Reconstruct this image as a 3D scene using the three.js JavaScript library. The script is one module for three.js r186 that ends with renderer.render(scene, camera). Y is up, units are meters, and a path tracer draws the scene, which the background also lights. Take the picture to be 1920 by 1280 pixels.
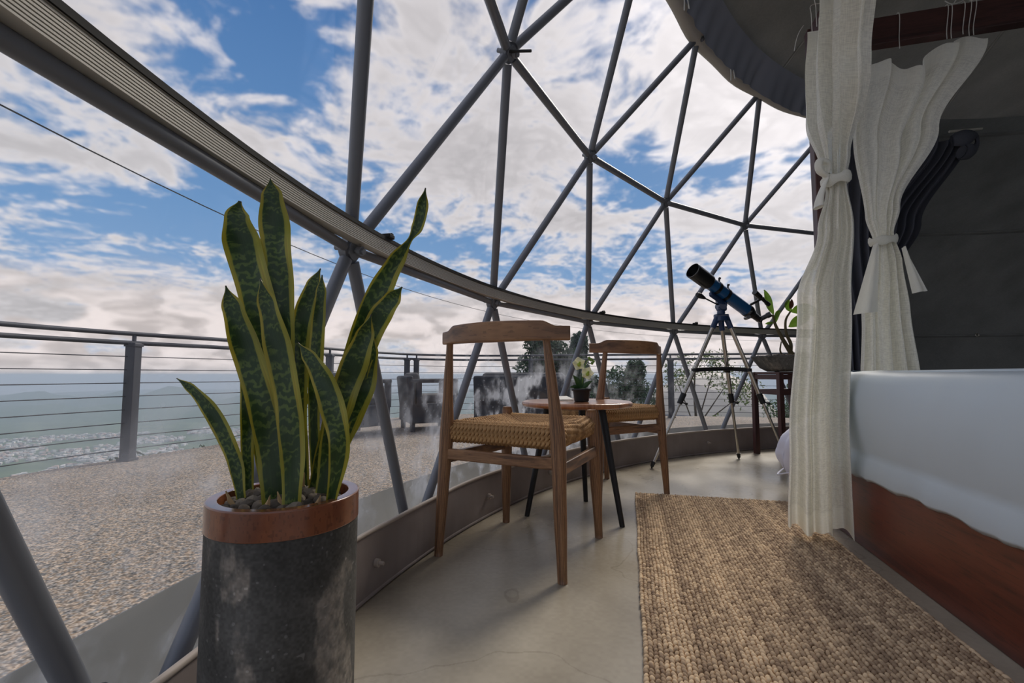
import * as THREE from 'three';
import { RoundedBoxGeometry } from 'three/addons/geometries/RoundedBoxGeometry.js';
import { mergeGeometries } from 'three/addons/utils/BufferGeometryUtils.js';

// ---------------------------------------------------------------- camera, sky, sun, exposure
const scene = new THREE.Scene();
const camera = new THREE.PerspectiveCamera(72, 1.5, 0.05, 5000);
camera.position.set(0, 0.6, 0);
camera.rotation.set(0.071, 0, 0);
const renderer = new THREE.WebGLRenderer();
renderer.toneMapping = THREE.LinearToneMapping;
renderer.toneMappingExposure = 1.0;
renderer.shadowMap.enabled = true;
scene.fog = new THREE.FogExp2(new THREE.Color(.72, .86, 1), .00062);   // humid air: a kilometre of it veils the valley

const SUN_AZ = 33, SUN_EL = 41;
const sun = new THREE.DirectionalLight(new THREE.Color(1, 0.92, 0.82), 2.8);
{
  const a = THREE.MathUtils.degToRad(SUN_AZ), e = THREE.MathUtils.degToRad(SUN_EL);
  sun.position.set(Math.sin(a) * Math.cos(e) * 60, Math.sin(e) * 60, -Math.cos(a) * Math.cos(e) * 60);
}
sun.castShadow = true;
sun.shadow.radius = 36;                       // the sun stands behind thin cloud
sun.shadow.mapSize.set(2048, 2048);
Object.assign(sun.shadow.camera, { left: -12, right: 12, top: 12, bottom: -12, near: 10, far: 140 });
sun.name = 'sun';
scene.add(sun, sun.target);

// ---------------------------------------------------------------- noise
let seedState = 12345;
const rnd = () => { seedState = (seedState + 0x6d2b79f5) | 0; let t = Math.imul(seedState ^ (seedState >>> 15), 1 | seedState); t = (t + Math.imul(t ^ (t >>> 7), 61 | t)) ^ t; return ((t ^ (t >>> 14)) >>> 0) / 4294967296; };
const rr = (a, b) => a + (b - a) * rnd();
const PERM = new Float32Array(65536); for (let i = 0; i < 65536; i++) PERM[i] = rnd();
const hash2 = (x, y) => PERM[((x * 73 + y * 5179) ^ (x * 911 >> 3) ^ (y * 37)) & 65535];
function vnoise(x, y, px = 0, py = 0) {           // value noise, periodic when px, py are given
  const xi = Math.floor(x), yi = Math.floor(y); let fx = x - xi, fy = y - yi;
  fx = fx * fx * fx * (fx * (fx * 6 - 15) + 10); fy = fy * fy * fy * (fy * (fy * 6 - 15) + 10);
  let x0 = xi, x1 = xi + 1, y0 = yi, y1 = yi + 1;
  if (px) { x0 = ((x0 % px) + px) % px; x1 = ((x1 % px) + px) % px; }
  if (py) { y0 = ((y0 % py) + py) % py; y1 = ((y1 % py) + py) % py; }
  const a = hash2(x0, y0), b = hash2(x1, y0), c = hash2(x0, y1), d = hash2(x1, y1);
  return (a + (b - a) * fx) * (1 - fy) + (c + (d - c) * fx) * fy;
}
function fbm(x, y, oct, p = 0, q = p) { let s = 0, a = 0.5, t = 0; for (let i = 0; i < oct; i++) { s += a * vnoise(x, y, p, q); t += a; x = x * 2 + (p ? 0 : 17.3); y = y * 2 + (p ? 0 : 9.1); p *= 2; q *= 2; a *= 0.5; } return s / t; }
const clamp01 = (x) => Math.min(1, Math.max(0, x));
const smooth = (a, b, x) => { const t = clamp01((x - a) / (b - a)); return t * t * (3 - 2 * t); };
const lerp = (a, b, t) => a + (b - a) * t;
const S2L = (c) => { c /= 255; return c <= 0.04045 ? c / 12.92 : Math.pow((c + 0.055) / 1.055, 2.4); };
const rgb = (r, g, b) => new THREE.Color(S2L(r), S2L(g), S2L(b));

// ---------------------------------------------------------------- the sky: broken altocumulus over blue, cumulus towards the horizon
{
  const W = 3072, H = 1536, data = new Float32Array(W * H * 4);
  // more (+) or less (-) cloud in a direction: azimuth, elevation, half widths in degrees
  const bumps = [
    [-31, 32, 7, 5, -.42], [-24, 30, 5, 4, -.22], [-21, 37, 4, 4, -.2], [-36, 28, 5, 4, -.1],
    [-43, 21, 9, 6, .34], [-42, 31, 7, 5, .18], [-28, 23, 8, 3.5, .2],
    [-43, 14.5, 9, 2.2, -.5], [-34, 17, 7, 3, -.45], [-26, 18, 6, 3, -.25], [-38, 12.6, 7, .9, .34],
    [-45, 5.5, 14, 3.2, .45], [-33, 6, 9, 2.6, .35], [-10, 6.5, 12, 3, .3], [14, 6, 14, 3, .3],
    [-7, 31, 12, 8, .26], [8, 31, 9, 7, .25], [-12, 29, 3, 2, -.22], [-2, 24, 9, 3.5, .16],
    [-15, 17, 8, 3.2, -.26], [-5, 19.5, 8, 2.2, -.2], [1, 13.5, 9, 2.4, -.28], [-12, 13.5, 7, 2.4, -.2], [14, 24, 5, 3.4, -.36], [19, 21, 5, 3, -.22],
    [9, 18, 8, 2, .22], [14, 12, 8, 2.2, -.26], [25, 28, 7, 6, .4], [31, 24, 7, 4, .25], [25, 21, 5, 2.4, -.25], [30, 12.6, 7, 3.4, .34], [22, 16.8, 5, 1.6, .12], [26, 35, 10, 6, .25],
  ].map(([a, e, x, y, s]) => [a, e, 1 / x, 1 / y, s]);
  const sa = SUN_AZ, se = SUN_EL - 6;
  for (let j = 0; j < H; j++) {
    const el = (j + 0.5) / H * 180 - 90;
    if (el < 0) { for (let i = 0; i < W; i++) data.set([.60, .59, .61, 1], (j * W + i) * 4); continue; }
    const er = el * Math.PI / 180, ce = Math.cos(er), se_ = Math.sin(er);
    for (let i = 0; i < W; i++) {
      const ph = ((i + 0.5) / W - 0.5) * 2 * Math.PI, dx = Math.cos(ph) * ce, dz = Math.sin(ph) * ce;
      const az = Math.atan2(dx, -dz) * 180 / Math.PI;
      // coverage
      let cov = 0.10 + 0.34 * (fbm(dx * 2.2 + 7, dz * 2.2 + 3, 3) - .5);
      for (const b of bumps) { let d = az - b[0]; if (d > 180) d -= 360; if (d < -180) d += 360; const u = d * b[2], v = (el - b[1]) * b[3], q = u * u + v * v; if (q < 6) cov += b[4] * .82 * Math.exp(-q); }
      // high broken layer seen in perspective
      const k = 1 / (Math.max(se_, 0) + 0.11), px = dx * k, pz = dz * k;
      const wx = fbm(px * 2.6 + 3, pz * 2.6 + 11, 3) - .5, wz = fbm(px * 2.6 + 31, pz * 2.6 + 5, 3) - .5;
      const n1 = fbm(px * 3.6 + wx * 1.1 + 50, pz * 3.6 + wz * 1.1 + 20, 7);
      const n2 = fbm(px * 13 + wx * 3.4, pz * 13 + wz * 3.4, 6), n3 = fbm(px * 34 + wx * 5, pz * 34 + wz * 5, 4);
      const d1 = (n1 * .50 + n2 * .34 + n3 * .16) + cov * .58 - .50;
      const c1 = smooth(-.11, .15, d1), thick = smooth(.04, .30, d1 + (n2 - .5) * .22);
      // cumulus bank low down
      const cw = fbm(az * .2 + 2, el * .4, 3) - .5, cu = fbm(az * .15 + cw * 1.2 + 9, el * .36 + 4, 6), lowMask = smooth(12.5, 5, el);
      const c2 = smooth(.40, .56, cu + .12 * lowMask - .004 * el) * lowMask;
      const puff = fbm(az * .34 + cw * 2, el * .9 - 6, 6);
      // blue air
      const t = clamp01(el / 42), hz = Math.exp(-Math.max(el, 0) / 5.5);
      let r = lerp(.24, .065, Math.pow(t, .75)), g = lerp(.45, .175, Math.pow(t, .8)), bl = lerp(.74, .42, Math.pow(t, .85));
      r = lerp(r, .66, hz * .85); g = lerp(g, .64, hz * .85); bl = lerp(bl, .68, hz * .85);
      let ds = az - sa; if (ds > 180) ds -= 360; if (ds < -180) ds += 360;
      const ang2 = (ds * ds * ce * ce) + (el - se) * (el - se), glow = Math.exp(-ang2 / (15 * 15)), wide = Math.exp(-ang2 / (34 * 34));
      // clouds: white where thin or sunward, greyer and slightly warm in the thick parts
      const body = lerp(.80, .56, thick * (1 - .4 * glow)) * (.62 + .52 * n2 + .20 * n3);
      const cr = body * 1.035, cg = body * .975, cb = body * .985, lum = 1 + .10 * wide + .48 * glow;
      r = lerp(r, cr * lum, c1 * .96); g = lerp(g, cg * lum, c1 * .96); bl = lerp(bl, cb * lum, c1 * .96);
      r += .02 * wide + .10 * glow; g += .02 * wide + .09 * glow; bl += .02 * wide + .08 * glow;
      const b2 = lerp(.98, .58, smooth(.32, .74, puff)) * (1 + .12 * wide);
      r = lerp(r, b2 * 1.02, c2 * .92); g = lerp(g, b2 * .90, c2 * .92); bl = lerp(bl, b2 * .87, c2 * .92);
      const o = (j * W + i) * 4; data[o] = r; data[o + 1] = g; data[o + 2] = bl; data[o + 3] = 1;
    }
  }
  const sky = new THREE.DataTexture(data, W, H, THREE.RGBAFormat, THREE.FloatType);
  sky.mapping = THREE.EquirectangularReflectionMapping; sky.magFilter = THREE.LinearFilter; sky.minFilter = THREE.LinearFilter; sky.needsUpdate = true;
  scene.background = sky;
}

// ---------------------------------------------------------------- textures and materials
function tex(w, h, fn, { srgb = true, repeat = [1, 1] } = {}) {
  const d = new Uint8Array(w * h * 4);
  for (let y = 0; y < h; y++) for (let x = 0; x < w; x++) { const c = fn(x / w, y / h), o = (y * w + x) * 4; d[o] = Math.max(0, Math.min(255, c[0])); d[o + 1] = Math.max(0, Math.min(255, c[1])); d[o + 2] = Math.max(0, Math.min(255, c[2])); d[o + 3] = 255; }
  const t = new THREE.DataTexture(d, w, h, THREE.RGBAFormat); t.wrapS = t.wrapT = THREE.RepeatWrapping; t.magFilter = THREE.LinearFilter; t.minFilter = THREE.LinearMipmapLinearFilter; t.generateMipmaps = true;
  if (srgb) t.colorSpace = THREE.SRGBColorSpace; t.repeat.set(...repeat); t.needsUpdate = true; return t;
}
const grey = (v) => [v, v, v];
const std = (o) => new THREE.MeshStandardMaterial(o);
const phys = (o) => new THREE.MeshPhysicalMaterial(o);
function woodTex(a, b, dark, rep) {                 // grain runs along v
  return tex(512, 1024, (u, v) => {
    const w = fbm(u * 6, v * 3, 3, 6, 3), band = fbm(u * 14 + 0, v * 2, 4, 14, 2), ring = .5 + .5 * Math.sin((u * 9 + (w - .5) * 3.2) * 2 * Math.PI);
    const fine = vnoise(u * 160, v * 10, 160, 10), pore = vnoise(u * 256, v * 24, 256, 24);
    let t = .45 * band + .33 * ring * .8 + .3 * fine; const k = pore > .8 ? .84 : 1, dd = smooth(.60, .82, band);
    return [0, 1, 2].map((i) => (lerp(lerp(a[i], b[i], clamp01(t)), dark[i], dd * .55)) * k);
  }, { repeat: rep });
}
const teakMap = woodTex([178, 134, 94], [112, 78, 52], [58, 38, 26], [3, 2.2]);
const redMap = woodTex([122, 60, 40], [98, 44, 29], [70, 29, 19], [1.6, .9]);
const M = {};
M.teak = phys({ map: teakMap, bumpMap: teakMap, bumpScale: 0.0004, roughness: .46, clearcoat: .15, clearcoatRoughness: .4 });
M.tabletop = phys({ map: woodTex([196, 140, 98], [158, 102, 66], [120, 72, 44], [2.4, 1.4]), roughness: .28, clearcoat: .5, clearcoatRoughness: .2 });
M.redwood = phys({ map: redMap, roughness: .42, clearcoat: .25, clearcoatRoughness: .3 });
M.darkwood = std({ map: woodTex([88, 54, 50], [68, 41, 39], [50, 30, 29], [3, 1.2]), roughness: .5 });
const floorMap = tex(1024, 1024, (u, v) => {
  const a = fbm(u * 5, v * 5, 6, 5), b = fbm(u * 18 + .3, v * 9, 4, 18, 9), c = vnoise(u * 300, v * 300, 300, 300);
  const s = (a - .5) * 62 + (b - .5) * 30 + (c - .5) * 9, cr = Math.abs(fbm(u * 4, v * 4, 5, 4) - .5) < .0025 ? -16 : 0;
  return [160 + s + cr, 150 + s + cr, 132 + s * .96 + cr];
}, { repeat: [.36, .36] });
const floorRough = tex(512, 512, (u, v) => grey(96 + (fbm(u * 7, v * 7, 5, 7) - .5) * 110), { srgb: false, repeat: [.36, .36] });
M.floor = phys({ map: floorMap, roughnessMap: floorRough, roughness: .8 });
const gravelMap = tex(1024, 1024, (u, v) => {
  const a = vnoise(u * 340, v * 340, 340, 340), b = vnoise(u * 170 + .5, v * 170, 170, 170), big = fbm(u * 4, v * 4, 5, 4);
  const s = (a - .5) * 120 + (b - .5) * 60 + (big - .5) * 34, warm = (b - .5) * 22;
  return [134 + s * .8 + warm, 124 + s * .8, 114 + s * .8 - warm];
}, { repeat: [.5, .5] });
M.gravel = std({ map: gravelMap, bumpMap: gravelMap, bumpScale: .004, roughness: .95 });
M.steel = phys({ color: rgb(126, 130, 138), roughness: .45, metalness: .2 });
M.bolt = std({ color: rgb(60, 60, 62), roughness: .5, metalness: .7 });
M.alu = std({ color: rgb(206, 203, 194), roughness: .42, metalness: .2 });
M.rubber = std({ color: rgb(34, 34, 34), roughness: .7 });
const liningMap = tex(512, 512, (u, v) => { const s = (fbm(u * 8, v * 8, 5, 8) - .5) * 30 + (vnoise(u * 256, v * 256, 256, 256) - .5) * 10; return [172 + s, 171 + s, 167 + s]; }, { repeat: [.7, .7] });
M.ceiling = std({ map: liningMap, color: rgb(255, 255, 254), bumpMap: liningMap, bumpScale: .004, roughness: .9 });
M.lining = std({ map: liningMap, color: rgb(196, 201, 204), bumpMap: liningMap, bumpScale: .006, roughness: .9 });
M.valance = std({ color: rgb(146, 152, 168), map: null, roughness: .85, side: THREE.DoubleSide });
M.darkCloth = std({ color: rgb(84, 88, 100), roughness: .78, side: THREE.DoubleSide });
const skirtMap = tex(512, 256, (u, v) => { const s = (fbm(u * 6, v * 3, 5, 6, 3) - .5) * 34 + (fbm(u * 60, v * 2, 3, 60, 2) - .5) * 6; return [140 + s, 129 + s, 125 + s]; }, { repeat: [.8, 2] });
M.skirt = std({ map: skirtMap, bumpMap: skirtMap, bumpScale: .006, roughness: .72, side: THREE.DoubleSide });
M.sheet = std({ color: rgb(176, 176, 174), roughness: .6, side: THREE.DoubleSide });
M.piping = std({ color: rgb(178, 166, 156), roughness: .6 });
const linenMap = tex(512, 512, (u, v) => {
  const a = vnoise(u * 128, v * 9, 128, 9), b = vnoise(u * 9 + 3, v * 128, 9, 128), th = .5 + .25 * Math.sin(u * 128 * 2 * Math.PI) + .25 * Math.sin(v * 128 * 2 * Math.PI);
  const s = 247 + (a - .5) * 10 + (b - .5) * 10 + (th - .5) * 6; return [s, s * .995, s * .955];
}, { repeat: [6, 6] });
const linenAlpha = tex(512, 512, (u, v) => {
  const a = vnoise(u * 128, v * 9, 128, 9), b = vnoise(u * 9 + 3, v * 128, 9, 128);
  return grey(240 + (a - .5) * 40 + (b - .5) * 40);
}, { srgb: false, repeat: [6, 6] });
M.linen = phys({ map: linenMap, alphaMap: linenAlpha, transparent: true, bumpMap: linenMap, bumpScale: .0006, roughness: 1, transmission: .24, thickness: 0, specularIntensity: .1, side: THREE.DoubleSide });
M.linenHem = phys({ map: linenMap, bumpMap: linenMap, bumpScale: .0006, roughness: 1, transmission: .3, thickness: 0, specularIntensity: .1, side: THREE.DoubleSide });
M.cord = std({ color: rgb(226, 224, 220), roughness: .8 });
M.bedSheet = phys({ color: rgb(206, 217, 222), roughness: .5, sheen: .3, sheenColor: new THREE.Color(.9, .95, 1), sheenRoughness: .4 });
M.pillow = phys({ color: rgb(226, 226, 240), roughness: .7 });
M.black = std({ color: rgb(22, 22, 24), roughness: .5 });
M.blackGloss = phys({ color: rgb(14, 14, 16), roughness: .28, clearcoat: .4 });
M.blue = phys({ color: rgb(18, 84, 138), roughness: .26, clearcoat: .6, clearcoatRoughness: .15 });
M.navy = phys({ color: rgb(24, 52, 92), roughness: .35, clearcoat: .3 });
M.chrome = std({ color: rgb(196, 190, 180), roughness: .24, metalness: .9 });
M.lens = phys({ color: rgb(10, 12, 18), roughness: .05, clearcoat: 1 });
const potMap = tex(1024, 1024, (u, v) => {
  const a = fbm(u * 11, v * 7, 6, 11, 7), b = fbm(u * 26, v * 9, 6, 26, 9), c = vnoise(u * 200, v * 200, 200, 200);
  const crust = smooth(.46, .64, b) * smooth(.40, .60, a) * clamp01(.25 + 1.5 * (fbm(u * 70, v * 50, 4, 70, 50) - .2)), s = (a - .5) * 52 + (c - .5) * 16;
  const pit = vnoise(u * 90, v * 90, 90, 90) > .93 ? 30 : 0;
  return [76 + s * 1.3 + crust * 62 + pit, 75 + s * 1.3 + crust * 55 + pit, 72 + s * 1.3 + crust * 48 + pit];
});
M.pot = phys({ map: potMap, bumpMap: potMap, bumpScale: .0012, roughness: .7 });
M.copper = phys({ map: woodTex([150, 92, 60], [126, 72, 46], [104, 58, 38], [1, 3]), roughness: .26, clearcoat: .7, clearcoatRoughness: .16 });
M.stone = [[112, 102, 90], [134, 124, 110], [92, 84, 75]].map((c) => std({ color: rgb(...c), roughness: .95 }));
const leafMap = tex(256, 1024, (u, v) => {
  const right = u < .5, w = (right ? .20 : .115) + .07 * (fbm(3 + (right ? 9 : 0), v * 9, 3) - .5) * 2, e = Math.min(u, 1 - u), m = smooth(w - .015, w + .03, e);
  const wig = (fbm(u * 5 + 5, v * 60, 3) - .5), zig = .5 + .5 * Math.sin(v * 250 + wig * 9 + Math.sin(u * 15) * .8), keep = fbm(u * 2 + 2, v * 26 + 7, 4), band = smooth(.45, .9, zig) * smooth(.36, .60, keep), streak = (vnoise(u * 70, v * 5) - .5) * 14, patch = fbm(u * 3 + 1, v * 7 + 3, 4);
  const g = [lerp(44, 104, band) + streak * .6 + patch * 16, lerp(76, 128, band) + streak + patch * 18, lerp(30, 58, band) + streak * .5 + patch * 6];
  const yv = 34 * (fbm(u * 40, v * 8, 3) - .5), green = .5 * smooth(.4, .65, fbm(u * 6 + 3, v * 5 + 11, 3)), y = [lerp(206, 160, green) + yv, lerp(190, 170, green) + yv, lerp(62, 60, green) + yv * .6], tip = smooth(.985, 1, v);
  return [0, 1, 2].map((i) => lerp(lerp(y[i], g[i], m), [70, 48, 30][i], tip));
});
M.leaf = phys({ map: leafMap, roughness: .42, clearcoat: .2, clearcoatRoughness: .35, transmission: .42, thickness: 0, side: THREE.DoubleSide });
M.husk = std({ color: rgb(190, 160, 118), roughness: .9, side: THREE.DoubleSide });
M.greenLeaf = phys({ color: rgb(112, 150, 48), roughness: .45, transmission: .35, thickness: 0, side: THREE.DoubleSide });
M.darkLeaf = phys({ color: rgb(46, 82, 38), roughness: .5, transmission: .15, thickness: 0, side: THREE.DoubleSide });
M.dryLeaf = std({ color: rgb(92, 48, 34), roughness: .8, side: THREE.DoubleSide });
M.petal = phys({ color: rgb(240, 240, 204), roughness: .6, transmission: .3, thickness: 0, side: THREE.DoubleSide });
M.petalGreen = phys({ color: rgb(176, 200, 72), roughness: .6, transmission: .2, thickness: 0, side: THREE.DoubleSide });
M.stem = std({ color: rgb(92, 84, 58), roughness: .8 });
M.stemGreen = std({ color: rgb(110, 140, 60), roughness: .6 });
M.bark = std({ color: rgb(74, 62, 52), roughness: .95 });
const ropeMap = tex(64, 256, (u, v) => { const n = fbm(u * 4, v * 40, 3, 4, 40), m = fbm(u * 2, v * 6, 2, 2, 6); const d = (n - .5) * 80 + (m - .5) * 50; return [168 + d, 130 + d * .9, 86 + d * .7]; });
M.rope = std({ map: ropeMap, roughness: .85 });
M.jute = std({ color: 0xffffff, roughness: .92 });
M.juteBase = std({ color: rgb(190, 164, 132), roughness: 1 });
M.paper = std({ color: rgb(232, 228, 222), roughness: .7 });
M.fence = std({ color: rgb(66, 68, 76), roughness: .6, metalness: .2 });
M.wicker = std({ color: rgb(46, 50, 58), roughness: .8 });
M.cushion = std({ color: rgb(84, 84, 86), roughness: .95 });
M.tentCloth = std({ color: rgb(214, 206, 196), roughness: .8, side: THREE.DoubleSide });
M.tentDark = std({ color: rgb(110, 114, 122), roughness: .8 });

// ---------------------------------------------------------------- helpers
const V = (x, y, z) => new THREE.Vector3(x, y, z);
const used = new Map();
function numbered(n) { const k = used.get(n) ?? 0; used.set(n, k + 1); return k ? n + '_' + String(k).padStart(3, '0') : n; }
function thing(name, label, category, pos = [0, 0, 0], turn = 0, group) {
  const o = new THREE.Group(); o.name = numbered(name); scene.add(o); o.position.set(...pos); o.rotation.y = turn; o.userData = { label, category }; if (group) o.userData.group = group; return o;
}
function mesh(name, geo, mat, parent) {
  const list = Array.isArray(geo) ? geo : [geo]; const g = list.length > 1 ? mergeGeometries(list.map((x) => { x = x.index ? x.toNonIndexed() : x; for (const k of Object.keys(x.attributes)) if (!['position', 'normal', 'uv'].includes(k)) x.deleteAttribute(k); return x; })) : list[0];
  const m = new THREE.Mesh(g, mat); m.name = parent === scene ? numbered(name) : name; m.castShadow = m.receiveShadow = true; parent.add(m); return m;
}
function structure(name, label, parentOnly) { const o = new THREE.Group(); o.name = name; o.userData = { kind: 'structure', label, category: parentOnly }; scene.add(o); return o; }
const place = (g, x, y, z, rx = 0, ry = 0, rz = 0) => { g.applyMatrix4(new THREE.Matrix4().compose(V(x, y, z), new THREE.Quaternion().setFromEuler(new THREE.Euler(rx, ry, rz)), V(1, 1, 1))); return g; };
const rbox = (w, h, d, r = .004, seg = 2) => new RoundedBoxGeometry(w, h, d, seg, Math.min(r, w / 2.01, h / 2.01, d / 2.01));
const cyl = (r0, r1, h, n = 20) => new THREE.CylinderGeometry(r0, r1, h, n);
const UP = V(0, 1, 0);
function between(g, a, b) { const d = b.clone().sub(a), q = new THREE.Quaternion().setFromUnitVectors(UP, d.clone().normalize()); g.applyMatrix4(new THREE.Matrix4().compose(a.clone().add(b).multiplyScalar(.5), q, V(1, 1, 1))); return g; }
const rod = (a, b, r0, r1 = r0, n = 12) => between(cyl(r1, r0, a.distanceTo(b), n), a, b);   // r0 at a, r1 at b
// a tapering tube through points; radius(t), optionally a twisted two-strand section
function tube(pts, radius, { seg = 40, radial = 10, twist = 0, lobes = 0, uvScale = 1, flat = 1 } = {}) {
  const c = new THREE.CatmullRomCurve3(pts.map((p) => p.isVector3 ? p : V(...p)), false, 'centripetal'), len = c.getLength(), fr = c.computeFrenetFrames(seg, false);
  const pos = [], uv = [], idx = []; const rf = typeof radius === 'function' ? radius : () => radius;
  for (let i = 0; i <= seg; i++) {
    const t = i / seg, p = c.getPointAt(t), R = rf(t);
    for (let j = 0; j <= radial; j++) {
      const a = j / radial * 2 * Math.PI, r = R * (1 + lobes * Math.cos(2 * (a - twist * t * len)));
      const x = Math.cos(a) * r, y = Math.sin(a) * r * flat;
      pos.push(p.x + fr.normals[i].x * x + fr.binormals[i].x * y, p.y + fr.normals[i].y * x + fr.binormals[i].y * y, p.z + fr.normals[i].z * x + fr.binormals[i].z * y);
      uv.push(j / radial * uvScale, t * len * uvScale * 2);
    }
  }
  for (let i = 0; i < seg; i++) for (let j = 0; j < radial; j++) { const a = i * (radial + 1) + j, b = a + radial + 1; idx.push(a, b, a + 1, b, b + 1, a + 1); }
  for (const [end, i] of [[0, 0], [1, seg]]) { const p = c.getPointAt(end), k = pos.length / 3; pos.push(p.x, p.y, p.z); uv.push(.5, end); for (let j = 0; j < radial; j++) { const a = i * (radial + 1) + j; end ? idx.push(a, a + 1, k) : idx.push(a + 1, a, k); } }
  const g = new THREE.BufferGeometry(); g.setAttribute('position', new THREE.Float32BufferAttribute(pos, 3)); g.setAttribute('uv', new THREE.Float32BufferAttribute(uv, 2)); g.setIndex(idx); g.computeVertexNormals(); return g;
}
function grid(nu, nv, fn, uvf) {                    // surface from fn(u, v)
  const pos = [], uv = [], idx = [];
  for (let j = 0; j <= nv; j++) for (let i = 0; i <= nu; i++) { const p = fn(i / nu, j / nv); pos.push(p.x, p.y, p.z); const q = uvf ? uvf(i / nu, j / nv) : [i / nu, j / nv]; uv.push(...q); }
  for (let j = 0; j < nv; j++) for (let i = 0; i < nu; i++) { const a = j * (nu + 1) + i, b = a + nu + 1; idx.push(a, a + 1, b, b, a + 1, b + 1); }
  const g = new THREE.BufferGeometry(); g.setAttribute('position', new THREE.Float32BufferAttribute(pos, 3)); g.setAttribute('uv', new THREE.Float32BufferAttribute(uv, 2)); g.setIndex(idx); g.computeVertexNormals(); return g;
}
function longUV(g) { g.computeBoundingBox(); const b = g.boundingBox.getSize(V(0, 0, 0)).toArray(), p = g.attributes.position, k = b.indexOf(Math.max(...b)), o = [0, 1, 2].filter((i) => i !== k), off = rr(0, 3), u = []; for (let i = 0; i < p.count; i++) { const c = [p.getX(i), p.getY(i), p.getZ(i)]; u.push(c[o[0]] + c[o[1]] * .8 + off, c[k] + off); } g.setAttribute('uv', new THREE.Float32BufferAttribute(u, 2)); return g; }
function revolve(pts, n = 48) { const g = new THREE.LatheGeometry(pts.map(([r, y]) => new THREE.Vector2(r, y)), n), R = Math.max(...pts.map((p) => p[0])), u = [], p = g.attributes.position, N = pts.length; let s = [0]; for (let i = 1; i < N; i++) s.push(s[i - 1] + Math.hypot(pts[i][0] - pts[i - 1][0], pts[i][1] - pts[i - 1][1])); for (let i = 0; i < p.count; i++) u.push(Math.floor(i / N) / n, s[i % N] / (2 * Math.PI * R)); g.setAttribute('uv', new THREE.Float32BufferAttribute(u, 2)); return g; }
const lathe = (pts, n = 48) => new THREE.LatheGeometry(pts.map(([r, y]) => new THREE.Vector2(r, y)), n);
const planarUV = (g) => { const p = g.attributes.position, u = []; for (let i = 0; i < p.count; i++) u.push(p.getX(i), p.getZ(i)); g.setAttribute('uv', new THREE.Float32BufferAttribute(u, 2)); return g; };
function keyed(keys, x) { // keys [[x, ...values]] ascending in x, smooth interpolation
  if (x <= keys[0][0]) return keys[0].slice(1); const n = keys.length; if (x >= keys[n - 1][0]) return keys[n - 1].slice(1);
  let i = 0; while (keys[i + 1][0] < x) i++; const t0 = (x - keys[i][0]) / (keys[i + 1][0] - keys[i][0]), t = t0 * t0 * (3 - 2 * t0); return keys[i].slice(1).map((a, k) => lerp(a, keys[i + 1][k + 1], t));
}

// ---------------------------------------------------------------- the dome
const CX = 3.137, CZ = -.38, PH = -1.607, STEP = Math.PI / 12, SY = .122, SR = 3.718;
const ringP = (r, y, i) => { const a = PH + i * STEP; return V(CX + r * Math.sin(a), y, CZ - r * Math.cos(a)); };
const RING = { B: [3.722, .0], H: [3.649, .924], U: [3.362, 1.714], W: [2.937, 2.39] };
const hubAt = (k, i) => ringP(RING[k][0], RING[k][1], i);
const domeR = (y, inset = 0) => Math.sqrt(Math.max(0, (SR - inset) ** 2 - (y - SY) ** 2));
// a profile [[r, y], ...] swept round the dome's axis from ring position i0 to i1
function sweepRing(profile, i0, i1, n, { closed = false, crisp = false, wob } = {}) {
  const prof = closed ? [...profile, profile[0]] : profile, pos = [], uv = [], idx = []; let rows = [];
  for (let k = 0; k < prof.length - (crisp ? 1 : 0); k++) crisp ? rows.push(prof[k], prof[k + 1]) : rows.push(prof[k]);
  let v = 0;
  rows.forEach(([r, y], k) => {
    if (k) v += Math.hypot(r - rows[k - 1][0], y - rows[k - 1][1]);
    for (let j = 0; j <= n; j++) { const i = lerp(i0, i1, j / n), w = wob ? wob(i, k, y) : 0, p = ringP(r + w, y, i); pos.push(p.x, p.y, p.z); uv.push(i * STEP * r, v); }
  });
  for (let k = 0; k < rows.length - 1; k += crisp ? 2 : 1) for (let j = 0; j < n; j++) { const a = k * (n + 1) + j, b = a + n + 1; idx.push(a, b, a + 1, b, b + 1, a + 1); }
  const g = new THREE.BufferGeometry(); g.setAttribute('position', new THREE.Float32BufferAttribute(pos, 3)); g.setAttribute('uv', new THREE.Float32BufferAttribute(uv, 2)); g.setIndex(idx); g.computeVertexNormals(); return g;
}
const W0 = -8, W1 = 5.5;                            // the clear part of the dome

// floor slab and the gravel terrace outside
{
  const f = planarUV(cyl(3.97, 3.97, .14, 128)); f.translate(CX, -.07, CZ); planarUV(f);
  const m = mesh('floor', f, M.floor, scene); m.userData = { kind: 'structure', label: 'polished grey concrete floor of the dome', category: 'floor' };
  const edge = [[-3.8, 3], [-3.95, -1], [-3.85, -2.6], [-3.62, -3.75], [-3.2, -4.85], [-2.85, -6.2], [-2.15, -8.1], [-1.3, -9.0], [0, -9.05], [2.8, -8.6], [4.3, -8.35], [6.4, -7.7], [9, -6.4], [10, 3]];
  const sh = new THREE.Shape(edge.map(([x, z]) => new THREE.Vector2(x, -z)));
  const g = new THREE.ExtrudeGeometry(sh, { depth: .5, bevelEnabled: false }); g.rotateX(-Math.PI / 2); g.translate(0, -.64, 0); planarUV(g);
  const gm = mesh('ground', g, M.gravel, scene); gm.userData = { kind: 'structure', label: 'tan gravel terrace outside the dome', category: 'ground' };
}

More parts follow.
